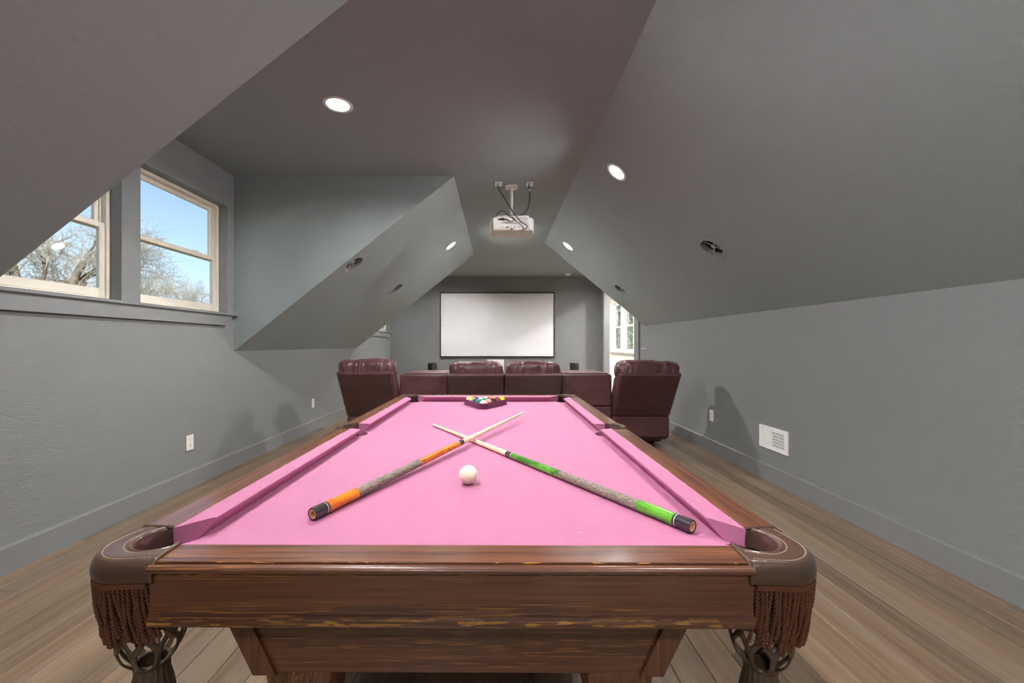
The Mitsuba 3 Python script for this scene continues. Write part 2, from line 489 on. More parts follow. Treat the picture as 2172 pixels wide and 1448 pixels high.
# white hall beyond the doorway
wh = sg.box(6.3, 0, 14.6, ZC)
for a, b in HALL_WINDOWS:
    wh = wh.difference(R(a, b, HALL_SILL, HALL_HEAD))
obj('wall_hall', prism(wh, 'x', HALL_X, HALL_X + 0.14), 'white_paint', label='white hall wall with two windows', kind='structure')
obj('wall_hall_end', cat_(box(XA + 0.12, HALL_X, 14.5, 14.62, 0, ZC), box(XA + 0.12, XA + 0.20, YF, 14.5, 0, ZC)), 'white_paint', label='white far end of the hall', kind='structure')
obj('wall_hall_near', box(XR + 0.2, HALL_X, 6.3, 6.42, 0, ZC), 'white_paint', label='white near end of the hall', kind='structure')
obj('ceiling_hall', with_holes(box(XA + 0.12, HALL_X, 6.42, 14.5, ZC - 0.03, ZC - 0.0005)), 'white_paint', label='white hall ceiling', kind='structure')
obj('floor_hall', box(XA + 0.02, HALL_X, 6.42, 14.5, -0.012, 0.0), 'plank_edge', label='wood hall floor', kind='structure')
tr = thing('trim_4', 'white sill and apron under the hall windows', kind='structure')
obj('stool', cbox(HALL_X - 0.06, HALL_X + 0.06, 10.62, 13.02, HALL_SILL - 0.025, HALL_SILL, 0.006), 'white_trim_paint', tr)
ap = sg.Polygon([(10.66, HALL_SILL - 0.025), (12.98, HALL_SILL - 0.025), (12.88, HALL_SILL - 0.115), (10.76, HALL_SILL - 0.115)])
obj('apron', prism(ap, 'x', HALL_X - 0.03, HALL_X), 'grey_trim_paint', tr, label='grey apron board')


def window(n, label, x, sx, y0, y1, z0, z1, mat, depth=0.075):
    """double-hung window in a wall opening; sx = -1: outside lies towards -x"""
    w = thing(f'window_{n}', label, kind='structure')

    def bx(y_0, y_1, z_0, z_1, t0, t1, c=0.003):
        xa, xb = x + sx * t0, x + sx * t1
        return cbox(min(xa, xb), max(xa, xb), y_0, y_1, z_0, z_1, c)
    f, t0 = 0.028, depth
    g = 0.002
    obj('frame', cat_(bx(y0 + g, y0 + f, z0 + g, z1 - g, t0, t0 + 0.07), bx(y1 - f, y1 - g, z0 + g, z1 - g, t0, t0 + 0.07),
                      bx(y0 + f, y1 - f, z1 - f, z1 - g, t0, t0 + 0.07), bx(y0 + f, y1 - f, z0 + g, z0 + 0.02, t0, t0 + 0.07),
                      bx(y0 + f, y0 + f + 0.012, z0, z1, t0 + 0.034, t0 + 0.040), bx(y1 - f - 0.012, y1 - f, z0, z1, t0 + 0.034, t0 + 0.040)), mat, w)
    zm = (z0 + z1) / 2 - 0.01
    a, b = y0 + f + 0.002, y1 - f - 0.002

    def sash(name, zl, zh, ta, tb, rb, rt):
        s = obj(name, cat_(bx(a, a + 0.04, zl, zh, ta, tb), bx(b - 0.04, b, zl, zh, ta, tb), bx(a + 0.04, b - 0.04, zl, zl + rb, ta, tb),
                           bx(a + 0.04, b - 0.04, zh - rt, zh, ta, tb)), mat, w)
        tc = x + sx * (ta + tb) / 2
        pane = trimesh.Trimesh([[tc, a + 0.038, zl + rb - 0.002], [tc, b - 0.038, zl + rb - 0.002], [tc, b - 0.038, zh - rt + 0.002], [tc, a + 0.038, zh - rt + 0.002]], [[0, 1, 2], [0, 2, 3]], process=False)
        obj('pane', pane, 'window_glass', s)
        return s
    sash('upper_sash', zm - 0.018, z1 - f - 0.001, t0 + 0.042, t0 + 0.064, 0.034, 0.038)
    s = sash('lower_sash', z0 + 0.021, zm + 0.022, t0 + 0.006, t0 + 0.032, 0.055, 0.036)
    for q in (0.28, 0.72):
        yc = a + (b - a) * q
        obj('latch', bx(yc - 0.03, yc + 0.03, zm + 0.022, zm + 0.032, t0 + 0.008, t0 + 0.03), mat, s)
    return w


window(1, 'almond double-hung window partly cut off by the near slope', XL, -1, *LEFT_WINDOWS[0], SILL, HEAD, 'almond_vinyl')
window(2, 'almond double-hung window right of the grey pier in the dormer', XL, -1, *LEFT_WINDOWS[1], SILL, HEAD, 'almond_vinyl')
window(3, 'almond window hidden behind the left slope', XL, -1, *LEFT_WINDOWS[2], SILL, HEAD, 'almond_vinyl')
window(4, 'small visible corner of a window beside the far wall', XL, -1, *LEFT_WINDOWS[3], SILL, HEAD, 'almond_vinyl')
window(5, 'right-hand white window in the hall beyond the doorway', HALL_X, 1, *HALL_WINDOWS[0], HALL_SILL, HALL_HEAD, 'white_trim_paint', 0.05)
window(6, 'left-hand white window in the hall beyond the doorway', HALL_X, 1, *HALL_WINDOWS[1], HALL_SILL, HALL_HEAD, 'white_trim_paint', 0.05)

# ------------------------------------------------------------------ lamps and speakers


def downlight(c, n, label, group=None, power=LAMP, deep=0.0):
    t = thing('downlight', label, 'ceiling light', group)
    M = frame_to(n, c)
    ring = lathe([(0.074, 0.0), (0.074, 0.003), (0.080, 0.006), (0.093, 0.005), (0.0965, 0.002), (0.096, 0.0006), (0.081, 0.0006), (0.081, -0.036 - deep), (0.060, -0.036 - deep), (0.060, -0.034 - deep), (0.0725, -0.032 - deep), (0.074, 0.0)])
    obj('trim_ring', moved(ring, M), 'white_plastic', t, smooth=40)
    dome = lathe([(0.0715, -0.031)] + [(0.071 * math.cos(q), -0.030 + 0.012 * math.sin(q)) for q in np.linspace(0.1, 1.45, 8)] + [(0.0, -0.0179)], 40)
    dome.apply_translation((0, 0, -deep))
    dome.fix_normals()
    if np.einsum('ij,ij->i', dome.face_normals, dome.triangles_center - [0, 0, -0.3]).mean() < 0:
        dome.invert()
    obj('lens', moved(dome, M), 'lamp_lens', t, label='glowing white lens',
        emitter={'type': 'area', 'radiance': rgb(power, power * 0.985, power * 0.96)})


DOWN = np.array([0, 0, -1.0])
for (c, n), lab, grp, pw in zip(LAMPS, ['lit round downlight in the flat dormer ceiling above the left windows', 'lit round downlight on the right slope, the larger and nearer one', 'small lit downlight on the right slope, right of the projector',
                                        'small lit downlight on the left slope, left of the projector', 'added unseen lamp in the far left dormer ceiling that brightens the far wall'] + ['added unseen lamp in the white hall ceiling by the doorway', 'added unseen lamp in the white hall ceiling by its windows'] + ['added unseen lamp in the flat alcove ceiling on the far right that brightens the screen wall'] +
                                ['lit downlight on the right slope overhead', 'lit downlight on the left slope overhead'] * 2,
                                [None] * 5 + ['added hall lamps'] * 2 + [None] + ['right slope downlights overhead', 'left slope downlights overhead'] * 2, [LAMP * 1.15, LAMP * 0.75, LAMP * 0.8, LAMP, LAMP * 1.2] + [LAMP * 2.4] * 2 + [LAMP * 0.8] + [LAMP * 0.35, LAMP * 1.1] * 2):
    downlight(c, n, lab, grp, pw, -0.008 if lab.startswith('lit round downlight in the flat dormer') else 0.0)

for c, n, lab in SPEAKERS:
    t = thing('ceiling_speaker', lab, 'speaker')
    M = frame_to(n, c)
    obj('flange', moved(lathe([(0.100, -0.002), (0.100, 0.002), (0.124, 0.002), (0.126, 0.0005), (0.100, -0.002)]), M), 'grey_paint_bounce_offset', t, smooth=40)
    obj('housing', moved(lathe([(0.1015, 0.0), (0.1015, -0.09), (0.002, -0.09), (0.002, -0.088), (0.095, -0.086), (0.0985, 0.0), (0.1015, 0.0)]), M), 'can_metal', t, smooth=40)
    obj('cone', moved(lathe([(0.001, -0.058), (0.03, -0.060), (0.088, -0.042), (0.0965, -0.044), (0.0965, -0.084), (0.001, -0.084)]), M), 'cone_black', t, smooth=40)
    br = cat_(box(-0.094, 0.094, -0.006, 0.006, -0.036, -0.029), box(-0.006, 0.006, -0.094, 0.094, -0.036, -0.029))
    obj('bridge', moved(br, M @ trimesh.transformations.rotation_matrix(0.6, [0, 0, 1])), 'can_metal', t)
    tw = lathe([(0.0, -0.012), (0.010, -0.013), (0.018, -0.019), (0.022, -0.021), (0.022, -0.040), (0.0, -0.040)])
    obj('tweeter', moved(tw, M), 'can_metal', t, smooth=40)

# ------------------------------------------------------------------ pool table
TX, TY, TROT = -0.078, 1.964, math.radians(-0.25)
TOP, BED, NOSE_Z = 0.780, 0.740, 0.7755
HW, HL = 0.559, 1.1176                       # nose to centre, across and along
table = thing('pool_table', 'dark mahogany pool table with bright pink cloth and fringed leather pockets', 'pool table')
TM = trimesh.transformations.rotation_matrix(TROT, [0, 0, 1])
TM[:3, 3] = [TX, TY, 0]


def tobj(name, mesh, bsdf, parent=None, **k):
    return obj(name, moved(mesh, TM), bsdf, parent or table, **k)


HC, HRAD = 0.02, 0.058                       # corner pocket hole: offset outwards of the nose corner, radius
SC, SRAD = 0.048, 0.058                      # side pocket hole
holes = [sg.Point(sx * (HW + HC), sy * (HL + HC)).buffer(HRAD, 32) for sx in (-1, 1) for sy in (-1, 1)] + [sg.Point(sx * (HW + SC), 0).buffer(SRAD, 32) for sx in (-1, 1)]
bed = sg.box(-HW - 0.05, -HL - 0.05, HW + 0.05, HL + 0.05)
for h in holes:
    bed = bed.difference(h)
bed = max(getattr(bed, 'geoms', [bed]), key=lambda g: g.area)
tobj('bed', cat_(prism(bed, 'z', BED - 0.028, BED)), 'pink_cloth', label='flat pink playing surface')

cush = np.array([(0.0, NOSE_Z), (0.004, NOSE_Z + 0.0022), (0.05, TOP - 0.0005), (0.05, BED + 0.0005), (0.022, BED + 0.0005), (0.0015, NOSE_Z - 0.007)])


def cushion(L0, L1, k0, k1):
    """along +a from L0 to L1 at the nose; at depth o the ends move outwards by k * o.  Returned with a along x, o along -y."""
    n = len(cush)
    ra = np.stack([L0 - k0 * cush[:, 0], -cush[:, 0], cush[:, 1]], -1)
    rb = np.stack([L1 + k1 * cush[:, 0], -cush[:, 0], cush[:, 1]], -1)
    v = np.vstack([ra, rb])
    f = []
    for i in range(n):
        j = (i + 1) % n
        f += [[i, j, n + j], [i, n + j, n + i]]
    for i in range(1, n - 1):
        f += [[0, i + 1, i], [n, n + i, n + i + 1]]
    m = trimesh.Trimesh(v, f, process=False)
    m.fix_normals()
    return m


def placed(mesh, ang, x, y):
    M = trimesh.transformations.rotation_matrix(ang, [0, 0, 1])
    M[:3, 3] = [x, y, 0]
    return moved(mesh, M)


CK, SK, CE, SE = 1.28, 0.25, 0.085, 0.0665   # facing slopes and nose ends, corner and side
segs = [(0, 0, -HL, -HW + CE, HW - CE, CK, CK, 'near'), (math.pi, 0, HL, -HW + CE, HW - CE, CK, CK, 'far')]
# long cushions: side at -x uses rotation -90 deg (o points to -x), +x uses +90 deg
segs += [(-math.pi / 2, -HW, 0, -HL + CE, -SE, CK, SK, ''), (-math.pi / 2, -HW, 0, SE, HL - CE, SK, CK, ''),
         (math.pi / 2, HW, 0, -HL + CE, -SE, CK, SK, ''), (math.pi / 2, HW, 0, SE, HL - CE, SK, CK, '')]
for ang, x, y, a0, a1, k0, k1, _ in segs:
    tobj('cushion', placed(cushion(a0, a1, k0, k1), ang, x, y), 'pink_cloth')

rail_prof = [(0.0505, BED - 0.028), (0.0505, TOP - 0.001), (0.0515, TOP), (0.1125, TOP), (0.1135, TOP - 0.001), (0.1138, TOP - 0.0045), (0.1155, TOP - 0.0045)]
cxr, czr, rr = 0.1195, TOP - 0.0105, 0.0075
rail_prof += [(cxr + rr * math.cos(t) * 1.25, czr + rr * math.sin(t)) for t in np.linspace(math.radians(115), math.radians(-75), 12)]
rail_prof += [(0.119, TOP - 0.0195), (0.119, BED - 0.028)]
apr_prof = [(0.100, 0.667), (0.121, 0.667), (0.1245, 0.669), (0.126, 0.673), (0.126, 0.683), (0.124, 0.688), (0.1205, 0.690), (0.1195, 0.693), (0.1195, TOP - 0.0205), (0.100, TOP - 0.0205)]


def run_of(profile, a0, a1):
    m = prism(sg.Polygon(profile), 'x', a0, a1)
    v = np.array(m.vertices)
    v[:, 1] *= -1
    m = trimesh.Trimesh(v, np.array(m.faces)[:, ::-1], process=False)
    return m


RE = 0.021
for ang, x, y, a0, a1, mat in [(0, 0, -HL, -HW + RE, HW - RE, 'mahogany_x'), (math.pi, 0, HL, -HW + RE, HW - RE, 'mahogany_x'),
                               (-math.pi / 2, -HW, 0, -HL + RE, -0.066, 'mahogany_y'), (-math.pi / 2, -HW, 0, 0.066, HL - RE, 'mahogany_y'),
                               (math.pi / 2, HW, 0, -HL + RE, -0.066, 'mahogany_y'), (math.pi / 2, HW, 0, 0.066, HL - RE, 'mahogany_y')]:
    tobj('rail', placed(run_of(rail_prof, a0, a1), ang, x, y), mat, smooth=25)
for ang, x, y, a, mat in [(0, 0, -HL, HW - RE, 'mahogany_x'), (math.pi, 0, HL, HW - RE, 'mahogany_x'), (-math.pi / 2, -HW, 0, HL - RE, 'mahogany_y'), (math.pi / 2, HW, 0, HL - RE, 'mahogany_y')]:
    tobj('apron', placed(run_of(apr_prof, -a, a), ang, x, y), mat, smooth=25)

# tapered cabinet under the apron
CZ0, CZ1 = 0.480, 0.690
cy0, cy1 = -HL + 0.004, HL - 0.004


def cab_x(z, inset=0.0):
    return 0.385 + (0.487 - 0.385) * (z - CZ0) / (CZ1 - CZ0) * 1.0 + 0.043 - inset


def slab(x0b, x1b, x0t, x1t, y0, y1, z0, z1):
    return trimesh.Trimesh(*_hull(np.array([(x0b, y0, z0), (x1b, y0, z0), (x1b, y1, z0), (x0b, y1, z0), (x0t, y0, z1), (x1t, y0, z1), (x1t, y1, z1), (x0t, y1, z1)])), process=False)


for sy, ya in ((-1, cy0), (1, cy1)):
    yo, yi = ya, ya - sy * 0.03
    for sx in (-1, 1):
        b1, t1 = cab_x(CZ0), cab_x(CZ1)
        s = slab(sx * (b1 - 0.048), sx * b1, sx * (t1 - 0.048), sx * t1, min(yo, yi), max(yo, yi), CZ0, CZ1)
        tobj('corner_stile', s, 'mahogany_z')
    yo2 = ya - sy * 0.007
    tobj('end_panel', slab(-cab_x(CZ0) + 0.047, cab_x(CZ0) - 0.047, -cab_x(CZ1) + 0.047, cab_x(CZ1) - 0.047, min(yo2, yi), max(yo2, yi), CZ0 + 0.002, CZ1), 'mahogany_x')
for sx in (-1, 1):
    v = np.array([(sx * (cab_x(CZ0) - 0.03), y, CZ0) for y in (cy0 + 0.03, cy1 - 0.03)] + [(sx * (cab_x(CZ0) - 0.004), y, CZ0) for y in (cy0 + 0.03, cy1 - 0.03)] +
                 [(sx * (cab_x(CZ1) - 0.03), y, CZ1) for y in (cy0 + 0.03, cy1 - 0.03)] + [(sx * (cab_x(CZ1) - 0.004), y, CZ1) for y in (cy0 + 0.03, cy1 - 0.03)])
    tobj('side_panel', trimesh.Trimesh(*_hull(v), process=False), 'mahogany_y')

# four shaped legs under the cabinet corners
for sx in (-1, 1):
    for sy in (-1, 1):
        cx, cy = sx * (cab_x(CZ0) - 0.085), sy * (HL - 0.095)
        blocks = [(0.00, 0.075), (0.05, 0.078), (0.07, 0.060), (0.17, 0.048), (0.30, 0.052), (0.40, 0.066), (0.455, 0.080), (CZ0 - 0.001, 0.076)]
        rings, nn = [], 28
        k = np.arange(nn) * 2 * np.pi / nn
        sq = np.stack([np.sign(np.cos(k)) * np.abs(np.cos(k)) ** 0.45, np.sign(np.sin(k)) * np.abs(np.sin(k)) ** 0.45], -1)
        hs = np.array([b[0] for b in blocks])
        rs = np.array([b[1] for b in blocks])
        from scipy.interpolate import PchipInterpolator
        zz = np.linspace(0, CZ0 - 0.001, 26)
        rz = PchipInterpolator(hs, rs)(zz)
        v = np.vstack([np.hstack([sq * r + [cx, cy], np.full((nn, 1), z)]) for z, r in zip(zz, rz)] + [[[cx, cy, 0], [cx, cy, CZ0 - 0.001]]])
        f = []
        for i in range(len(zz) - 1):
            for j in range(nn):
                j2 = (j + 1) % nn
                f += [[i * nn + j, i * nn + j2, (i + 1) * nn + j2], [i * nn + j, (i + 1) * nn + j2, (i + 1) * nn + j]]
        c0 = len(zz) * nn
        for j in range(nn):
            j2 = (j + 1) % nn
            f += [[j2, j, c0], [(len(zz) - 1) * nn + j, (len(zz) - 1) * nn + j2, c0 + 1]]
        tobj('leg', trimesh.Trimesh(v, f, process=False), 'mahogany_z', smooth=40)


# leather pockets
def loft_pocket(inner, outer, prof):
    """rows along t, columns along the profile of (s from inner to outer, z)"""
    n, k = len(inner), len(prof)
    v = np.zeros((n, k, 3))
    for q, (s, z) in enumerate(prof):
        v[:, q, :2] = inner + (outer - inner) * s
        v[:, q, 2] = z
    f = []
    for i in range(n - 1):
        for j in range(k):
            j2 = (j + 1) % k
            a, b, c, d = i * k + j, i * k + j2, (i + 1) * k + j2, (i + 1) * k + j
            f += [[a, b, c], [a, c, d]]
    vv = v.reshape(-1, 3)
    c0, c1 = vv[:k].mean(0), vv[-k:].mean(0)
    vv = np.vstack([vv, c0, c1])
    for j in range(k):
        j2 = (j + 1) % k
        f += [[j2, j, n * k], [(n - 1) * k + j, (n - 1) * k + j2, n * k + 1]]
    m = trimesh.Trimesh(vv, f, process=False)
    m.fix_normals()
    return m


def pocket_profile():
    z = TOP
    return [(-0.06, z - 0.036), (-0.05, z - 0.012), (-0.02, z - 0.002), (0.04, z + 0.003), (0.12, z + 0.0045), (0.20, z + 0.002), (0.30, z + 0.0022), (0.50, z + 0.004), (0.66, z + 0.004),
            (0.76, z + 0.0022), (0.79, z + 0.0030), (0.86, z + 0.0018), (0.94, z - 0.003), (1.0, z - 0.011), (1.03, z - 0.021), (1.02, z - 0.031), (0.97, z - 0.037), (0.86, z - 0.037), (0.5, z - 0.030), (0.1, z - 0.038)]


NT = 49
tt = np.linspace(0, 1, NT)
ang_in = np.radians(-52 + tt * (142 + 52))
rad_in = 0.0495 + 0.0085 * np.sin(np.pi * tt) ** 0.7
IN_C = np.stack([HC + rad_in * np.cos(ang_in), HC + rad_in * np.sin(ang_in)], -1)


def outer_corner(n):
    O, rad = 0.124, 0.075
    a = np.linspace(-RE - 0.004, O - rad, 200)
    th = np.linspace(0, np.pi / 2, 200)
    p = np.vstack([np.stack([np.full(200, O - 0.004 * 1) + 0.004 * np.linspace(0, 1, 200), a], -1), np.stack([O - rad + rad * np.cos(th), O - rad + rad * np.sin(th)], -1)[1:],
                   np.stack([a[::-1], np.full(200, O - 0.004) + 0.004 * np.linspace(1, 0, 200)], -1)[1:]])
    s = np.concatenate([[0], np.cumsum(np.linalg.norm(np.diff(p, axis=0), axis=1))])
    u = np.linspace(0, s[-1], n)
    return np.stack([np.interp(u, s, p[:, i]) for i in (0, 1)], -1)


OUT_C = outer_corner(NT)


def twisted_cord(L, r=0.0031, turns_per_m=95, lean=(0, 0), curl=0.0, seed=0):
    """two-strand cord hanging from the origin"""
    n = max(14, int(L * turns_per_m * 8))
    t = np.linspace(0, 1, n)
    rg = np.random.default_rng(seed)
    a, b = rg.random(2) * 6.28
    cx = lean[0] * t ** 1.3 + curl * np.sin(t * 5 + a) * t
    cy = lean[1] * t ** 1.3 + curl * np.cos(t * 4 + b) * t
    z = -L * t
    ph = t * L * turns_per_m * 2 * np.pi
    ms = []
    for q in (0, np.pi):
        p = np.stack([cx + r * 0.62 * np.cos(ph + q), cy + r * 0.62 * np.sin(ph + q), z], -1)
        ms.append(tube(p, r * 0.62, 5))
    ms.append(trimesh.creation.icosphere(1, r * 1.25))
    ms[-1].apply_translation((cx[-1], cy[-1], z[-1]))
    return cat_(*ms)


def basket(parent, M, cx, cy, r_top=0.044, drop=1.0, cols=9):
    """open honeycomb leather net with a bottom ring and a leather neck"""
    zt, zb = TOP - 0.05, TOP - 0.05 - 0.182 * drop
    zs = np.array([0, 0.25, 0.5, 0.72, 0.88, 1.0])
    rsx = np.array([r_top, 0.049, 0.053, 0.055, 0.047, 0.028])
    rf = PchipInterpolator(zs, rsx)

    def P(u, w):
        th = 2 * np.pi * u / cols
        r = rf(np.clip(w, 0, 1))
        return np.stack([cx + r * np.cos(th), cy + r * np.sin(th), zt + (zb - zt) * w], -1), np.stack([np.cos(th), np.sin(th), 0 * th], -1)
    ms, rows = [], 4
    h = 1.0 / rows
    for i in range(rows):
        w0 = i * h
        for j in range(cols):
            u0 = j + 0.5 * (i % 2)
            # one vertical strap, then two legs that part to the neighbours' straps below
            lst = [(np.array([u0, u0]), np.array([w0, w0 + 0.42 * h]))]
            if i < rows - 1:
                lst += [(np.array([u0, u0 + 0.5]), np.array([w0 + 0.42 * h, w0 + h])), (np.array([u0, u0 - 0.5]), np.array([w0 + 0.42 * h, w0 + h]))]
            else:
                lst[0] = (np.array([u0, u0]), np.array([w0, 1.0]))
            for uu, ww in lst:
                q = np.linspace(0, 1, 6)
                p, nn = P(uu[0] + (uu[1] - uu[0]) * q, ww[0] + (ww[1] - ww[0]) * q)
                wd = 0.0050 + 0.0026 * np.abs(2 * q - 1) ** 2
                ms.append(tube(p, wd, 8, flat=(nn, 0.36)))
    obj('net', moved(cat_(*ms), M), 'basket_leather', parent, smooth=True)
    ring = tube([P(np.array([u]), np.array([1.0]))[0][0] for u in np.linspace(0, cols, 41)], 0.0042, 8)
    obj('bottom_ring', moved(ring, M), 'basket_leather', parent, smooth=True)
    n = 60
    th = np.arange(n) * 2 * np.pi / n
    prof = [(0.0, zb - 0.060), (0.021, zb - 0.055), (0.025, zb - 0.003), (0.029, zb - 0.006), (0.028, zb - 0.020), (0.034, zb - 0.045), (0.038, zb - 0.075), (0.037, zb - 0.082), (0.0, zb - 0.082)]
    v = np.vstack([np.stack([cx + r * (1 + (0.03 if 3 <= i <= 7 else 0) * np.cos(th * 20)) * np.cos(th), cy + r * (1 + (0.03 if 3 <= i <= 7 else 0) * np.cos(th * 20)) * np.sin(th), np.full(n, z)], -1) for i, (r, z) in enumerate(prof)])
    f = []
    for i in range(len(prof) - 1):
        for j in range(n):
            j2 = (j + 1) % n
            f += [[i * n + j, i * n + j2, (i + 1) * n + j2], [i * n + j, (i + 1) * n + j2, (i + 1) * n + j]]
    obj('neck', moved(trimesh.Trimesh(v, np.array(f)[:, ::-1], process=False), M), 'basket_leather', parent, smooth=40)


def cup_wall(cx, cy, r, z0, z1, a0, a1, th=0.003, n=40):
    k = np.linspace(a0, a1, n)
    pts = []
    for rad in (r, r + th):
        for z in (z0, z1):
            pts.append(np.stack([cx + rad * np.cos(k), cy + rad * np.sin(k), np.full(n, z)], -1))
    ib, it, ob_, ot = range(4)
    v = np.vstack(pts)
    f = []
    for i in range(n - 1):
        for a, b in ((ib, it), (it, ot), (ot, ob_), (ob_, ib)):
            f += [[a * n + i, a * n + i + 1, b * n + i + 1], [a * n + i, b * n + i + 1, b * n + i]]
    m = trimesh.Trimesh(v, f, process=False)
    m.fix_normals()
    return m


def stitches(path, z, step=0.0042, size=0.0011):
    s = np.concatenate([[0], np.cumsum(np.linalg.norm(np.diff(path, axis=0), axis=1))])
    ms = []
    for u in np.arange(step, s[-1] - step, step):
        x, y = np.interp(u, s, path[:, 0]), np.interp(u, s, path[:, 1])
        x2, y2 = np.interp(u + step * 0.6, s, path[:, 0]), np.interp(u + step * 0.6, s, path[:, 1])
        d = np.array([x2 - x, y2 - y])
        d /= np.linalg.norm(d) + 1e-9
        b = trimesh.creation.box((step * 0.62, size, 0.0008))
        M = trimesh.transformations.rotation_matrix(math.atan2(d[1], d[0]), [0, 0, 1])
        M[:3, 3] = [x, y, z]
        ms.append(moved(b, M))
    return cat_(*ms)


for sx, sy in ((-1, -1), (1, -1), (-1, 1), (1, 1)):
    near = sy < 0
    lab = {(-1, -1): 'brown leather pocket at the near left corner', (1, -1): 'brown leather pocket at the near right corner', (-1, 1): 'brown leather pocket at the far left corner', (1, 1): 'brown leather pocket at the far right corner'}[(sx, sy)]
    M = TM @ np.array([[sx, 0, 0, sx * HW], [0, sy, 0, sy * HL], [0, 0, 1, 0], [0, 0, 0, 1.0]])
    p = obj('corner_pocket', moved(loft_pocket(IN_C, OUT_C, pocket_profile()), M), 'pocket_leather', table, smooth=35, label=lab)
    obj('pocket_liner', moved(cup_wall(HC, HC, HRAD - 0.001, BED - 0.11, TOP - 0.010, math.radians(-46), math.radians(136)), M), 'dark_leather', p, smooth=35)
    obj('pocket_flap', moved(cup_wall(HC + 0.001, HC + 0.001, HRAD - 0.008, BED - 0.03, TOP - 0.012, math.radians(62), math.radians(138), 0.0025), M), 'dark_leather', p, smooth=35)
    if near:
        for s0, dz in ((0.24, 0.0026), (0.74, 0.0034)):
            obj('stitching', moved(stitches((IN_C + (OUT_C - IN_C) * s0)[2:-2], TOP + dz), M), 'stitch_thread', p, kind='stuff')
        # lips at both rail ends
        for i0 in (0, NT - 1):
            q = np.array([IN_C[i0] + (OUT_C[i0] - IN_C[i0]) * s for s in np.linspace(-0.02, 1.0, 14)])
            zq = np.full(14, TOP + 0.0022)
            zq[-1] -= 0.012
            zq[-2] -= 0.005
            pts = np.vstack([np.hstack([q, zq[:, None]]), [[*q[-1], TOP - 0.034]]])
            obj('lip', moved(tube(spline(pts, 30), 0.0042, 8), M), 'pocket_leather', p, smooth=True)
        band = loft_pocket(OUT_C[2:-2] + (IN_C[2:-2] - OUT_C[2:-2]) * 0.06, OUT_C[2:-2], [(0.0, TOP - 0.037), (1.0, TOP - 0.037), (1.03, TOP - 0.046), (0.0, TOP - 0.046)])
        obj('fringe_band', moved(band, M), 'fringe_cord', p, smooth=40)
        s = np.concatenate([[0], np.cumsum(np.linalg.norm(np.diff(OUT_C, axis=0), axis=1))])
        rg = np.random.default_rng(11 + sx)
        total = s[-1]
        nc = 60
        for i in range(nc):
            u = 0.012 + (total - 0.018) * i / (nc - 1)
            base = np.array([np.interp(u, s, OUT_C[:, 0]), np.interp(u, s, OUT_C[:, 1])])
            cdir = np.array([HC, HC]) - base
            cdir /= np.linalg.norm(cdir)
            off = 0.003 + 0.0065 * (i % 2)
            L = 0.110 + rg.normal() * 0.007
            lean = cdir * (0.012 + 0.006 * rg.random()) + np.array([-cdir[1], cdir[0]]) * rg.normal() * 0.008
            c = twisted_cord(L, 0.0031, 62, lean, 0.003, seed=i + 100 * (sx > 0))
            c.apply_translation((base[0] + cdir[0] * off, base[1] + cdir[1] * off, TOP - 0.043))
            obj('fringe_cord', moved(c, M), 'fringe_cord', p, smooth=True)
    basket(p, M, 0.041, 0.041)

for sx in (-1, 1):
    lab = 'leather pocket in the middle of the left rail' if sx < 0 else 'leather pocket in the middle of the right rail'
    M = TM @ np.array([[sx, 0, 0, sx * HW], [0, 1, 0, 0], [0, 0, 1, 0], [0, 0, 0, 1.0]])
    th = np.radians(np.linspace(-90, 90, NT))
    inn = np.stack([SC + 0.056 * np.cos(th), 0.056 * np.sin(th)], -1)
    inn = np.vstack([[[0.052, -0.0555]], inn[1:-1], [[0.052, 0.0555]]])
    out = np.stack([0.06 + 0.080 * np.abs(np.cos(th)) ** 0.6, 0.0655 * np.sin(th)], -1)
    out[:, 0] = np.clip(out[:, 0], 0.06, 0.136)
    p = obj('side_pocket', moved(loft_pocket(inn, out, pocket_profile()), M), 'pocket_leather', table, smooth=35, label=lab)
    obj('pocket_liner', moved(cup_wall(SC, 0, SRAD - 0.001, BED - 0.11, TOP - 0.010, math.radians(-84), math.radians(84)), M), 'dark_leather', p, smooth=35)
    basket(p, M, SC + 0.03, 0.0, cols=8)

# ------------------------------------------------------------------ balls, rack, cues
R_BALL = 0.0286


def t2w(x, y):                      # table coordinates to the room
    q = TM @ np.array([x, y, 0, 1.0])
    return q[:2]


m = trimesh.creation.icosphere(4, R_BALL)
m.apply_translation((-0.0895, 1.262, BED + R_BALL + 0.0003))
obj('cue_ball', m, 'cue_ball_resin', smooth=True, label='cream white cue ball on the pink cloth between the cues', cat='billiard ball')

YELLOW, BLUE, RED, PURPLE, ORANGE, GREEN, MAROON, BLACK = (0.85, 0.50, 0.03), (0.015, 0.06, 0.22), (0.62, 0.035, 0.02), (0.07, 0.012, 0.08), (0.85, 0.24, 0.03), (0.02, 0.17, 0.08), (0.20, 0.02, 0.03), (0.012, 0.012, 0.012)
IVORY = (0.84, 0.78, 0.62)
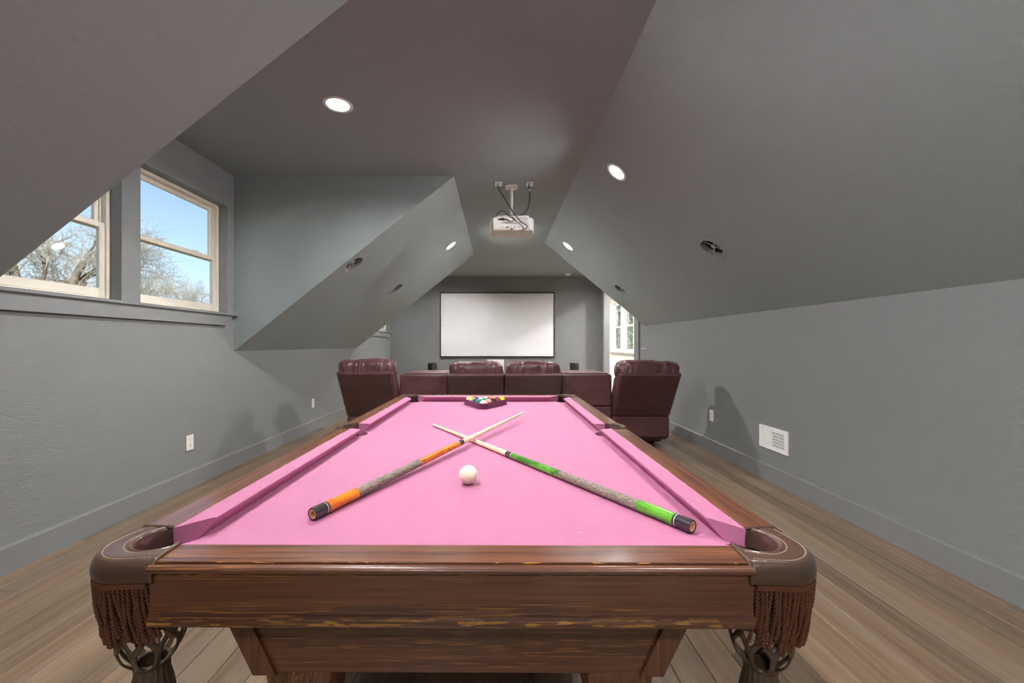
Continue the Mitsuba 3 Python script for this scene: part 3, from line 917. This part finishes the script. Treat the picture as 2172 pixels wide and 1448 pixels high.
# rows from the apex towards the far rail, each from left to right: (colour, striped)
RACK = [[(PURPLE, True, 'cream ball with a purple stripe at the front apex of the rack')],
        [(GREEN, False, 'green ball behind the front apex of the rack on the left'), (RED, False, 'red ball behind the front apex of the rack on the right')],
        [(BLUE, False, 'dark blue ball in the rack left of the green balls'), (GREEN, True, 'green striped ball in the centre of the rack'), (BLACK, False, 'black ball with a pale number spot on the right edge of the rack')],
        [(ORANGE, True, 'cream ball with an orange stripe, second from the left corner of the rack'), (BLUE, True, 'blue striped ball in the fourth rack row'), (RED, True, 'red striped ball in the fourth rack row'), (MAROON, False, 'dark maroon ball with a large white spot, beside the yellow corner ball')],
        [(YELLOW, True, 'cream ball with a yellow stripe at the left corner of the rack'), (PURPLE, False, 'dark purple ball in the back rack row'), (MAROON, True, 'cream and maroon striped ball in the middle of the back rack row'), (ORANGE, False, 'orange ball in the back rack row'), (YELLOW, False, 'plain yellow ball at the right corner of the rack')]]
apex = (-0.0925, 2.755)
tilt = math.radians(-2)
rg = np.random.default_rng(5)
for r, row in enumerate(RACK):
    for c, (col, striped, lab) in enumerate(row):
        x, y = (c - r / 2) * 2 * R_BALL * 1.004, r * 2 * R_BALL * 0.868
        x, y = x * math.cos(tilt) - y * math.sin(tilt), x * math.sin(tilt) + y * math.cos(tilt)
        m = trimesh.creation.icosphere(4, R_BALL)
        d = np.array(m.vertices) / R_BALL
        Rm = trimesh.transformations.random_rotation_matrix(rg.random(3))[:3, :3]
        l = d @ Rm
        colr = np.tile(col, (len(d), 1))
        if striped:
            colr[np.abs(l[:, 2]) > 0.52] = IVORY
        spot = np.abs(l[:, 0]) > 0.90
        colr[spot] = IVORY
        dot = (np.abs(l[:, 0]) > 0.965) & (np.abs(np.hypot(l[:, 1], l[:, 2]) - 0.16) < 0.06)
        colr[dot] = (0.02, 0.02, 0.02)
        m.apply_translation((apex[0] + x, apex[1] + y, BED + R_BALL + 0.0002))
        obj('billiard_ball', m, 'ball_resin', smooth=True, color=colr, label=lab, cat='billiard ball')

tri = sg.Polygon([(apex[0] + a * math.cos(tilt) - b * math.sin(tilt), apex[1] + a * math.sin(tilt) + b * math.cos(tilt)) for a, b in
                  ((0, 0.0), (-4 * R_BALL * 1.004, 8 * R_BALL * 0.868), (4 * R_BALL * 1.004, 8 * R_BALL * 0.868))])
outer_, inner_ = tri.buffer(R_BALL + 0.010, 16), tri.buffer(R_BALL + 0.0015, 16)
rk = thing('ball_rack', 'dark plum triangle rack holding the balls on the pink cloth', 'ball rack')
obj('frame', prism(outer_.difference(inner_), 'z', BED + 0.0003, BED + 0.036), 'rack_plastic', rk, smooth=30)
obj('rim', prism(tri.buffer(R_BALL + 0.0105, 16).difference(tri.buffer(R_BALL + 0.0065, 16)), 'z', BED + 0.036, BED + 0.0385), 'rack_plastic', rk, smooth=30)


def cue(A, B, body, label, body_label):
    t = thing('pool_cue', label, 'pool cue')
    A, B = np.array(A), np.array(B)
    L = np.linalg.norm(B - A)
    M = frame_to(B - A, A)

    def rad(q):
        return np.interp(q, [0, 0.5, 0.52, 1.0], [0.0155, 0.0108, 0.0106, 0.0064])

    def seg(name, q0, q1, mat, extra=0.0, **k):
        qs = np.linspace(q0, q1, 12)
        pr = [(0, q0 * L)] + [(rad(q) + extra, q * L) for q in qs] + [(0, q1 * L)]
        obj(name, moved(lathe(pr, 40), M), mat, t, smooth=35, **k)
    r0 = 0.0155
    cap = [(0.0118, 0.001), (0.0128, 0.0), (0.0142, 0.0004), (r0, 0.003), (rad(0.026), 0.026 * L), (0, 0.026 * L), (0, 0.012), (0.0118, 0.012), (0.0118, 0.001)]
    obj('butt_cap', moved(lathe(cap, 48), M), 'cue_black', t, smooth=35, label='glossy black butt cap')
    bm = [(0.0072, 0.010), (0.0075, 0.0015), (0.0115, 0.0015), (0.0117, 0.0115), (0.0, 0.0115), (0.0, 0.0100), (0.0072, 0.010)]
    obj('bumper_seat', moved(lathe(bm, 40), M), 'cue_bare_wood', t, smooth=35, label='bare tan wood ring in the butt end')
    obj('bore', moved(lathe([(0, 0.0085), (0.0071, 0.0085), (0.0071, 0.0098), (0, 0.0098)], 40), M), 'cue_bore', t, smooth=35)
    seg('ring', 0.0262, 0.0272, 'cue_ivory', 0.0001, label='thin white ring')
    seg('ring', 0.0274, 0.0305, 'cue_black', 0.0001)
    seg('butt_sleeve', 0.0306, 0.102, body, label=body_label)
    seg('wrap', 0.1022, 0.309, 'cue_wrap', -0.0001, label='speckled linen wrap')
    seg('forearm', 0.3092, 0.495, body, label=body_label)
    seg('ring', 0.4952, 0.497, 'cue_ivory', 0.0002)
    seg('joint_collar', 0.4972, 0.519, 'cue_black', 0.0002, label='black joint collar')
    seg('ring', 0.508, 0.5095, 'brass', 0.0004)
    seg('ring', 0.5192, 0.521, 'cue_ivory', 0.0002)
    seg('shaft', 0.5212, 0.984, 'cue_maple', label='pale maple shaft')
    seg('ferrule', 0.9842, 0.9955, 'cue_ivory', label='white ferrule')
    seg('tip', 0.9957, 1.0, 'cue_bare_wood')


cue((0.445, 0.929, BED + 0.0160), (-0.3395, 2.162, BED + 0.0069), 'cue_green', 'pool cue with a green butt lying under the orange one on the pink cloth', 'glossy green stained wood')
cue((-0.453, 0.997, BED + 0.0160), (0.141, 2.318, BED + 0.0420), 'cue_orange', 'pool cue with an orange butt lying across the green one', 'glossy orange stained wood')


# ------------------------------------------------------------------ recliners and consoles
def pillow(w, d, h, ex=0.52, seed=0, wr=0.010, sub=5, fold=26.0):
    m = trimesh.creation.icosphere(sub, 1.0)
    v = np.array(m.vertices)
    s = np.sign(v) * np.abs(v) ** np.array([ex, 0.75, 0.62])
    p = s * np.array([w / 2, d / 2, h / 2])
    # gathers run from front to back over the roll
    a = meshkit.fbm(np.stack([p[:, 0] * fold, p[:, 1] * 5, p[:, 2] * 5], -1) + seed * 13.7, 3, seed)
    rid = 1 - np.abs(2 * a - 1)
    b = meshkit.fbm(p * 6 + seed * 3.1, 2, seed + 5)
    nrm = v / np.linalg.norm(v, axis=1, keepdims=True)
    p = p + nrm * ((rid ** 2 - 0.6) * wr * 1.5 + (b - 0.5) * wr * 1.2)[:, None]
    return trimesh.Trimesh(p, m.faces, process=False)


def gusset(w, prof_top, prof_bot, inset=0.0):
    pass


def recliner(x0, x1, y0, label, seam=0.87, wing=0, seed=0, arm=0):
    """x0..x1: width of the back, y0: its upper rear edge (the rear faces the camera)"""
    t = thing('recliner', label, 'recliner')
    r = 0.022
    ya, yb = y0 + 0.31, y0 + 0.31
    knee = 0.365

    def P(y, z, s):
        return ((x0 + r if s < 0 else x1 - r), y, z)
    back = hull_spheres([P(y, z, s) for s in (-1, 1) for y, z in ((y0 + r, seam - r), (ya + r * 0.6, knee + r), (ya + 0.2, knee + r), (y0 + 0.19, seam - r))], r, 28)
    obj('back', back, 'burgundy_leather', t, smooth=40)
    g = 0.012
    for s in (-1, 1):                                           # piping along the rear edges
        xe = x0 + 0.006 if s < 0 else x1 - 0.006
        obj('piping', tube([(xe, y0 + 0.008, seam - 0.012), (xe, ya + 0.002, knee + 0.015)], 0.005, 8), 'burgundy_leather', t, smooth=True)
    obj('piping', tube([(x0 + 0.01, y0 + 0.012, seam - 0.003), (x1 - 0.01, y0 + 0.012, seam - 0.003)], 0.006, 8), 'burgundy_leather', t, smooth=True)
    sk = hull_spheres([P(y, z, s) for s in (-1, 1) for y, z in ((ya + r, knee - r), (ya + r, 0.12 + r), (ya + 0.08, 0.085 + r), (ya + 0.25, 0.085 + r), (ya + 0.25, knee - r))], r, 28)
    obj('back_skirt', sk, 'burgundy_leather', t, smooth=40)
    w = x1 - x0
    hw = w * (0.955 if not wing else 0.82)
    cx = (x0 + x1) / 2 + (0 if not wing else -wing * (w * 0.09 + 0.01))
    hp = pillow(hw, 0.29, 0.225, seed=seed)
    hp.apply_translation((cx, y0 + 0.166, seam + 0.020))
    obj('headrest', hp, 'burgundy_leather', t, smooth=True, label='puffy gathered leather headrest')
    if wing:
        wp = pillow(w * 0.40, 0.26, 0.205, ex=0.6, seed=seed + 3)
        wp.apply_translation(((x1 - w * 0.17) if wing > 0 else (x0 + w * 0.17), y0 + 0.166, seam + 0.016))
        obj('headrest_wing', wp, 'burgundy_leather', t, smooth=True)
    bp = pillow(w * 0.9, 0.20, 0.42, ex=0.4, seed=seed + 7, sub=4)
    bp.apply_translation(((x0 + x1) / 2, y0 + 0.36, 0.66))
    obj('back_cushion', bp, 'burgundy_leather', t, smooth=True)
    obj('base', rbox(x0 + 0.02, x1 - 0.02, ya + 0.18, ya + 0.78, 0.03, 0.30, 0.02), 'burgundy_leather', t, smooth=40)
    obj('seat_cushion', rbox(x0 + 0.01, x1 - 0.01, ya + 0.16, ya + 0.80, 0.30, 0.47, 0.06), 'burgundy_leather', t, smooth=40)
    obj('footrest', rbox(x0 + 0.03, x1 - 0.03, ya + 0.79, ya + 0.87, 0.06, 0.42, 0.035), 'burgundy_leather', t, smooth=40)
    for s in (-1, 1):
        obj('foot', cbox(*( (x0 + 0.06, x0 + 0.11) if s < 0 else (x1 - 0.11, x1 - 0.06)), ya + 0.30, ya + 0.70, 0.0, 0.086, 0.004), 'black_plastic', t)
    return t


recliner(-1.700, -1.112, 4.30, 'left end burgundy leather recliner seen from behind', seam=0.885, wing=-1, seed=1)
recliner(1.300, 1.945, 4.30, 'right end burgundy leather recliner with its rear skirt above the wood floor', seam=0.870, wing=1, seed=2)
recliner(-0.560, 0.0765, 4.44, 'burgundy leather recliner left of the two in the middle of the row', seam=0.855, seed=3)
recliner(0.0785, 0.722, 4.44, 'burgundy leather recliner right of the two in the middle of the row', seam=0.855, seed=4)


def console(x0, x1, y0, label):
    t = thing('sofa_console', label, 'console')
    obj('body', rbox(x0, x1, y0, y0 + 0.82, 0.475, 0.835, 0.022, 28), 'burgundy_leather', t, smooth=40)
    obj('lower_panel', rbox(x0, x1, y0, y0 + 0.82, 0.06, 0.470, 0.018, 28), 'burgundy_leather', t, smooth=40)
    obj('lid', rbox(x0 + 0.03, x1 - 0.03, y0 + 0.05, y0 + 0.40, 0.832, 0.848, 0.008), 'burgundy_leather', t, smooth=40, label='padded console lid')
    obj('foot', cbox(x0 + 0.05, x0 + 0.10, y0 + 0.1, y0 + 0.6, 0, 0.06, 0.004), 'black_plastic', t)
    obj('foot', cbox(x1 - 0.10, x1 - 0.05, y0 + 0.1, y0 + 0.6, 0, 0.06, 0.004), 'black_plastic', t)


console(-1.108, -0.563, 4.62, 'low burgundy leather console between the left end recliner and its neighbour')
console(0.726, 1.296, 4.62, 'low burgundy leather console between the right end recliner and its neighbour')

# ------------------------------------------------------------------ screen, projector, speakers, small wall things
ps = thing('projection_screen', 'large blank white projection screen with thin black frame on the far wall', 'projection screen')
SX0, SX1, SZ0, SZ1 = -1.345, 1.343, 0.877, 2.398
obj('surface', box(SX0 + 0.02, SX1 - 0.02, YF - 0.022, YF - 0.014, SZ0 + 0.02, SZ1 - 0.02), 'screen_cloth', ps, label='blank white screen cloth')
for nm, b in (('frame_bar', (SX0, SX0 + 0.022, SZ0, SZ1)), ('frame_bar', (SX1 - 0.022, SX1, SZ0, SZ1)), ('frame_bar', (SX0 + 0.022, SX1 - 0.022, SZ1 - 0.022, SZ1)), ('frame_bar', (SX0 + 0.022, SX1 - 0.022, SZ0, SZ0 + 0.026))):
    obj(nm, cbox(b[0], b[1], YF - 0.034, YF - 0.001, b[2], b[3], 0.002), 'screen_frame', ps)

vp = thing('wall_panel', 'white framed panel low on the far wall under the screen', 'wall panel')
obj('plate', cbox(-0.255, 0.155, YF - 0.020, YF - 0.0005, 0.42, 0.826, 0.003), 'white_plastic', vp)
obj('inset', cbox(-0.225, 0.125, YF - 0.024, YF - 0.0195, 0.45, 0.796, 0.002), 'ivory_plastic', vp)


def tower(x, y, ang, label):
    t = thing('loudspeaker', label, 'speaker')
    M = trimesh.transformations.rotation_matrix(ang, [0, 0, 1])
    M[:3, 3] = [x, y, 0]
    obj('cabinet', moved(cbox(-0.060, 0.060, -0.085, 0.085, 0.03, 0.76, 0.005), M), 'speaker_black', t)
    obj('plinth', moved(cbox(-0.085, 0.085, -0.11, 0.11, 0.0, 0.03, 0.004), M), 'black_plastic', t)
    obj('grille', moved(cbox(-0.056, 0.056, 0.085, 0.095, 0.05, 0.74, 0.004), M), 'cone_black', t)


tower(-1.47, 9.25, math.radians(150), 'black tower loudspeaker standing left of the screen')
tower(1.74, 9.25, math.radians(210), 'black tower loudspeaker standing right of the screen')

sd = thing('smoke_detector', 'small white smoke detector on the ceiling near the far wall', 'smoke detector')
Mx = frame_to(DOWN, (1.59, 9.22, ZC))
obj('base', moved(lathe([(0, 0), (0.070, 0), (0.070, 0.012), (0, 0.012)]), Mx), 'white_plastic', sd, smooth=35)
obj('cover', moved(lathe([(0, 0.012), (0.066, 0.012), (0.060, 0.030), (0.046, 0.042), (0, 0.046)]), Mx), 'white_plastic', sd, smooth=35)

# projector on its pole
pm = thing('projector_mount', 'white ceiling mount pole carrying the projector', 'projector mount')
px0, py0 = 0.142, 4.14
plate = sg.box(-0.03, -0.035, 0.03, 0.035).buffer(0.032, 12)
plate = shapely.affinity.translate(plate, px0, py0)
obj('ceiling_plate', prism(plate, 'z', ZC - 0.014, ZC - 0.0005), 'projector_shell', pm, smooth=35)
obj('pole', tube([(px0, py0, ZC - 0.014), (px0, py0, ZC - 0.19)], 0.017, 20), 'projector_shell', pm, smooth=40)
obj('inner_pole', tube([(px0, py0, ZC - 0.18), (px0, py0, 2.455)], 0.0145, 20), 'projector_shell', pm, smooth=40)
for s in (-1, 1):
    obj('slot', box(px0 + s * 0.035 - 0.012, px0 + s * 0.035 + 0.012, py0 - 0.004, py0 + 0.004, ZC - 0.0155, ZC - 0.0138), 'dark_slot', pm)
obj('bracket', rbox(px0 - 0.06, px0 + 0.06, py0 - 0.06, py0 + 0.06, 2.437, 2.460, 0.009), 'projector_shell', pm, smooth=40)

pj = thing('projector', 'white ceiling projector seen from its rear with cable sockets', 'projector')
bx0, bx1, by0, by1, bz0, bz1 = -0.070, 0.362, 3.99, 4.29, 2.292, 2.420
plan = sg.Polygon([(bx0 + 0.03, by0), (bx1 - 0.03, by0), (bx1 - 0.004, by0 + 0.03), (bx1 + 0.006, by0 + 0.15), (bx1 - 0.01, by1 - 0.03), (bx1 - 0.05, by1), (bx0 + 0.05, by1), (bx0 + 0.01, by1 - 0.03), (bx0 - 0.006, by0 + 0.15), (bx0 + 0.004, by0 + 0.03)]).buffer(-0.012).buffer(0.012, 8)
low, mid = plan.buffer(-0.010, 8), plan
body = tm(m3.Manifold.batch_hull([mfold(prism(low, 'z', bz0, bz0 + 0.001)), mfold(prism(mid, 'z', bz0 + 0.012, bz1 - 0.02)), mfold(prism(low, 'z', bz1 - 0.002, bz1))]))
obj('shell', body, 'projector_shell', pj, smooth=35)
obj('top_cover', rbox(bx0 + 0.05, bx1 - 0.05, by0 + 0.004, by1 - 0.03, bz1 - 0.012, bz1 + 0.018, 0.012), 'projector_shell', pj, smooth=35)
obj('lens', moved(lathe([(0, 0.0), (0.045, 0.0), (0.045, 0.02), (0.036, 0.03), (0.0, 0.024)]), frame_to((0, 1, 0), (0.25, by1 - 0.004, 2.36))), 'lens_glass', pj, smooth=35)
yr = by0 - 0.0012
obj('port_ledge', box(bx0 + 0.11, bx1 - 0.05, by0 - 0.006, by0 + 0.004, bz0 + 0.066, bz0 + 0.076), 'projector_grille', pj)
obj('port_ledge', box(bx1 - 0.065, bx1 - 0.05, by0 - 0.006, by0 + 0.004, bz0 + 0.014, bz0 + 0.066), 'projector_grille', pj)
for i in range(9):
    zv = bz0 + 0.083 + i * 0.0042
    obj('vent_slot', box(0.155, 0.295, yr, by0 + 0.002, zv, zv + 0.0017), 'projector_grille', pj)
for xs, zs_, w, h, mt in [(0.020, 0.104, 0.010, 0.007, 'dark_slot'), (0.050, 0.104, 0.019, 0.010, 'dark_slot'), (0.094, 0.026, 0.011, 0.005, 'dark_slot'), (0.128, 0.026, 0.013, 0.005, 'projector_grille'), (0.168, 0.026, 0.004, 0.006, 'dark_slot'),
                          (0.194, 0.026, 0.0025, 0.0025, 'dark_slot'), (0.206, 0.026, 0.0025, 0.0025, 'dark_slot'), (0.218, 0.026, 0.0025, 0.0025, 'dark_slot'), (0.248, 0.022, 0.006, 0.002, 'dark_slot'), (0.048, 0.026, 0.004, 0.004, 'dark_slot'), (0.144, 0.009, 0.013, 0.005, 'dark_slot')]:
    obj('socket', box(xs - w, xs + w, yr - 0.001, by0 + 0.002, bz0 + zs_ - h, bz0 + zs_ + h), mt, pj)

for xc, lab in ((0.012, 'small white cable plate on the ceiling left of the projector pole'), (0.322, 'small white cable plate on the ceiling right of the projector pole')):
    t = thing('cable_plate', lab, 'wall plate')
    yc = 4.07
    obj('plate', cbox(xc - 0.036, xc + 0.036, yc - 0.057, yc + 0.057, ZC - 0.007, ZC - 0.0005, 0.002), 'white_plastic', t)
    obj('insert', cbox(xc - 0.017, xc + 0.017, yc - 0.033, yc + 0.033, ZC - 0.0095, ZC - 0.0068, 0.001), 'ivory_plastic', t)

c1 = [(0.005, 4.05, ZC - 0.010), (0.004, 4.035, 2.735), (0.030, 4.01, 2.670), (0.068, 3.99, 2.605), (0.114, 3.975, 2.525), (0.155, 3.968, 2.455), (0.205, 3.968, 2.390), (0.258, 3.968, 2.345), (0.287, 3.966, 2.318), (0.280, 3.972, 2.304), (0.252, 3.986, 2.302)]
c2 = [(0.318, 4.045, ZC - 0.010), (0.312, 4.03, 2.72), (0.317, 4.02, 2.665), (0.318, 4.02, 2.60), (0.306, 4.02, 2.535), (0.286, 4.025, 2.487), (0.252, 4.04, 2.462), (0.205, 4.05, 2.452), (0.150, 4.04, 2.449), (0.10, 4.03, 2.444)]
c3 = [(-0.005, 3.985, 2.415), (0.004, 3.965, 2.446), (0.04, 3.955, 2.466), (0.085, 3.952, 2.445), (0.120, 3.955, 2.412), (0.157, 3.957, 2.383), (0.150, 3.960, 2.372), (0.108, 3.965, 2.378), (0.072, 3.982, 2.394)]
for pts, r, lab in ((c1, 0.0042, 'black cable from the left ceiling plate across the projector'), (c2, 0.0045, 'black cable from the right ceiling plate to the top of the projector'), (c3, 0.0036, 'short black power cord looping over the rear of the projector')):
    obj('projector_cable', tube(spline(pts, 70), r, 8), 'black_plastic', smooth=True, label=lab, cat='cable')
tg = obj('cable_tag', cbox(0.309, 0.326, 4.014, 4.033, 2.684, 2.700, 0.002), 'white_plastic', label='tiny white tag on the right projector cable', cat='tag')


def plate_on(side, y, z, label, kind):
    """outlet or switch plate on the left (side -1) or right wall"""
    xw = XL if side < 0 else XR
    s = 1 if side < 0 else -1

    def bx(y0, y1, z0, z1, t0, t1, c=0.001):
        a, b = xw + s * t0, xw + s * t1
        return cbox(min(a, b), max(a, b), y0, y1, z0, z1, c)
    t = thing('wall_outlet', label, 'outlet')
    obj('cover', bx(y - 0.0395, y + 0.0395, z - 0.062, z + 0.062, 0.0005, 0.0065, 0.0025), 'ivory_plastic' if side < 0 else 'white_plastic', t)
    for dz in (-0.021, 0.021):
        r = obj('receptacle', bx(y - 0.017, y + 0.017, z + dz - 0.0145, z + dz + 0.0145, 0.006, 0.0085), 'ivory_plastic' if side < 0 else 'white_plastic', t)
        for dy in (-0.006, 0.006):
            obj('slot', bx(y + dy - 0.0012, y + dy + 0.0012, z + dz - 0.003, z + dz + 0.006, 0.008, 0.0089, 0.0002), 'dark_slot', r)
        obj('slot', bx(y - 0.002, y + 0.002, z + dz - 0.010, z + dz - 0.006, 0.008, 0.0089, 0.0002), 'dark_slot', r)


plate_on(-1, 3.335, 0.372, 'ivory outlet on the left wall, the nearer one below the dormer windows', 'outlet')
plate_on(-1, 5.56, 0.377, 'ivory outlet on the left wall close to the left end recliner', 'outlet')
plate_on(1, 4.44, 0.40, 'white outlet on the right wall beside the right end recliner', 'outlet')

sw = thing('wall_plate', 'tiny white plate on the alcove wall between the doorway casing and the right wall', 'wall plate')
obj('cover', cbox(XA - 0.010, XA - 0.0005, 6.70, 6.86, 1.095, 1.109, 0.002), 'white_plastic', sw)
obj('screw', cbox(XA - 0.0115, XA - 0.0095, 6.775, 6.785, 1.099, 1.105, 0.001), 'white_plastic', sw)

# supply register on the right wall
rgs = thing('wall_register', 'white rectangular air register low on the right wall', 'vent')
ya, yb, za, zb = 3.265, 3.622, 0.279, 0.470
face = sg.box(ya, za, yb, zb)
gy0, gy1, gz0, gz1 = 3.303, 3.447, 0.312, 0.440
nby, nbz = 11, 5
for i in range(nby):
    for j in range(nbz):
        w_, h_ = (gy1 - gy0) / nby, (gz1 - gz0) / nbz
        face = face.difference(sg.box(gy0 + i * w_ + w_ * 0.25, gz0 + j * h_ + h_ * 0.14, gy0 + (i + 1) * w_ - w_ * 0.12, gz0 + (j + 1) * h_ - h_ * 0.14))
obj('face', prism(face, 'x', XR - 0.012, XR - 0.008), 'white_plastic', rgs)
obj('edge', cat_(box(XR - 0.010, XR - 0.0005, ya, ya + 0.006, za, zb), box(XR - 0.010, XR - 0.0005, yb - 0.006, yb, za, zb), box(XR - 0.010, XR - 0.0005, ya, yb, za, za + 0.006), box(XR - 0.010, XR - 0.0005, ya, yb, zb - 0.006, zb)), 'white_plastic', rgs)
obj('duct_shadow', box(XR - 0.004, XR - 0.0008, gy0 - 0.01, gy1 + 0.01, gz0 - 0.01, gz1 + 0.01), 'dark_slot', rgs, label='dark sheet standing in for the shade behind the grille')  # dark sheet painted in for the shade behind the holes
obj('blank_field', cbox(XR - 0.0145, XR - 0.0115, 3.462, 3.598, 0.304, 0.447, 0.001), 'white_plastic', rgs)


# ------------------------------------------------------------------ outdoors
obj('ground', box(-60, 60, -40, 90, -3.4, -3.2), 'lawn', label='winter lawn outside', kind='structure')


def grow_tree(base, seed, trunk_dir, height, r0, label, limbs=None, levels=5, spread=0.55, twig_mat='twig_bark', density=1.0, group=None):
    rg = np.random.default_rng(seed)
    thick, thin = [], []

    def branch(p, d, L, r, lev):
        n = max(4, int(L / 0.16)) if lev < 3 else 4
        pts, dirs = [p], d
        for i in range(n):
            dirs = dirs + rg.normal(size=3) * (0.16 if lev < 3 else 0.26) + np.array([0, 0, 0.03 if lev else 0])
            dirs = dirs / np.linalg.norm(dirs)
            pts.append(pts[-1] + dirs * L / n)
        pts = np.array(pts)
        rr_ = np.maximum(np.linspace(r, r * (0.62 if lev < levels else 0.35), len(pts)), 0.004)
        (thick if lev <= 2 else thin).append(tube(pts, rr_, 9 if lev == 0 else (7 if lev <= 2 else 3)))
        if lev >= levels:
            return
        kids = int((3 if lev < 2 else 4) * density + rg.random() * 1.5)
        for q in range(kids):
            i = int(np.clip((0.35 + 0.65 * (q + rg.random()) / kids) * n, 1, n))
            dd = pts[i] - pts[i - 1]
            dd /= np.linalg.norm(dd)
            side = rg.normal(size=3)
            side -= dd * (side @ dd)
            side /= np.linalg.norm(side)
            a = spread * (0.75 + 0.7 * rg.random())
            nd = dd * math.cos(a) + side * math.sin(a)
            branch(pts[i], nd, L * (0.55 + 0.25 * rg.random()), np.interp(i, [0, n], [r, r * 0.62]) * (0.42 + 0.22 * rg.random()), lev + 1)

    base = np.array(base, float)
    if limbs is None:
        branch(base, np.array(trunk_dir, float) / np.linalg.norm(trunk_dir), height, r0, 0)
    else:
        top = base + np.array(trunk_dir, float)
        thick.append(tube(spline([base, base * 0.5 + top * 0.5 + [0.1, 0.05, 0], top], 12), np.linspace(r0 * 1.3, r0, 12), 12))
        for d, L, r in limbs:
            branch(top, np.array(d, float) / np.linalg.norm(d), L, r, 1)
    t = thing('tree', label, 'tree', group)
    obj('trunk', cat_(*thick), 'bark', t, smooth=True)
    if thin:
        obj('twigs', cat_(*thin), twig_mat, t, smooth=True, kind='stuff')
    return t


grow_tree((-12.2, 11.0, -3.2), 21, (0.3, -0.1, 4.9), 0, 0.22, 'bare tree with thick pale limbs just outside the near dormer window',
          limbs=[((0.35, -0.25, 1.1), 1.9, 0.12), ((-0.5, 0.1, 1.1), 2.1, 0.11), ((0.15, -0.9, 0.9), 2.5, 0.12), ((-0.6, -1.0, 0.5), 2.8, 0.09), ((-0.9, -0.5, 0.75), 2.6, 0.09), ((0.9, 0.5, 0.25), 1.9, 0.07), ((0.2, -0.7, 0.7), 2.4, 0.09), ((-0.4, 0.9, 0.7), 2.2, 0.08)], levels=6, density=1.0)
grow_tree((-17.5, 24.0, -3.2), 33, (-0.1, -0.1, 4.0), 0, 0.28, 'bare tree with fine pale branches low in the right dormer window',
          limbs=[((0.9, -0.6, 0.8), 3.0, 0.13), ((-0.8, -0.9, 0.75), 3.0, 0.13), ((0.2, -0.2, 1.1), 2.3, 0.12), ((1.0, 0.6, 0.45), 3.2, 0.12), ((-0.2, -1.0, 0.4), 2.8, 0.11)], levels=6, density=1.0)

def evergreen(x, y, h, w, seed, label):
    rg = np.random.default_rng(seed)
    t = thing('evergreen_tree', label, 'tree')
    obj('trunk', tube([(x, y, -3.2), (x + 0.1, y, -3.2 + h * 0.95)], np.array([0.16, 0.03]), 8), 'bark', t, smooth=True)
    n = 9000
    z = rg.random(n) ** 0.8
    rr_ = w * (0.35 + 0.75 * np.sin(np.pi * np.clip(z * 0.85 + 0.1, 0, 1))) * np.sqrt(rg.random(n))
    th = rg.random(n) * 2 * np.pi
    c = np.stack([x + rr_ * np.cos(th), y + rr_ * np.sin(th), -3.0 + h * z], -1)
    a = rg.normal(size=(n, 3))
    a /= np.linalg.norm(a, axis=1, keepdims=True)
    b = np.cross(a, rg.normal(size=(n, 3)))
    b /= np.linalg.norm(b, axis=1, keepdims=True)
    s = 0.10 + 0.10 * rg.random((n, 1))
    v = np.stack([c - a * s, c - b * s * 0.4, c + a * s, c + b * s * 0.4], 1).reshape(-1, 3)
    f = (np.arange(n)[:, None] * 4 + np.array([0, 1, 2, 3])).reshape(-1, 4)
    obj('foliage', (v, f), 'green_leaf', t, kind='stuff')


evergreen(11.0, 34.0, 9.5, 0.8, 3, 'grey green evergreen filling the right-hand hall window')
evergreen(9.5, 32.2, 9.2, 0.8, 4, 'grey green evergreen filling the left-hand hall window')
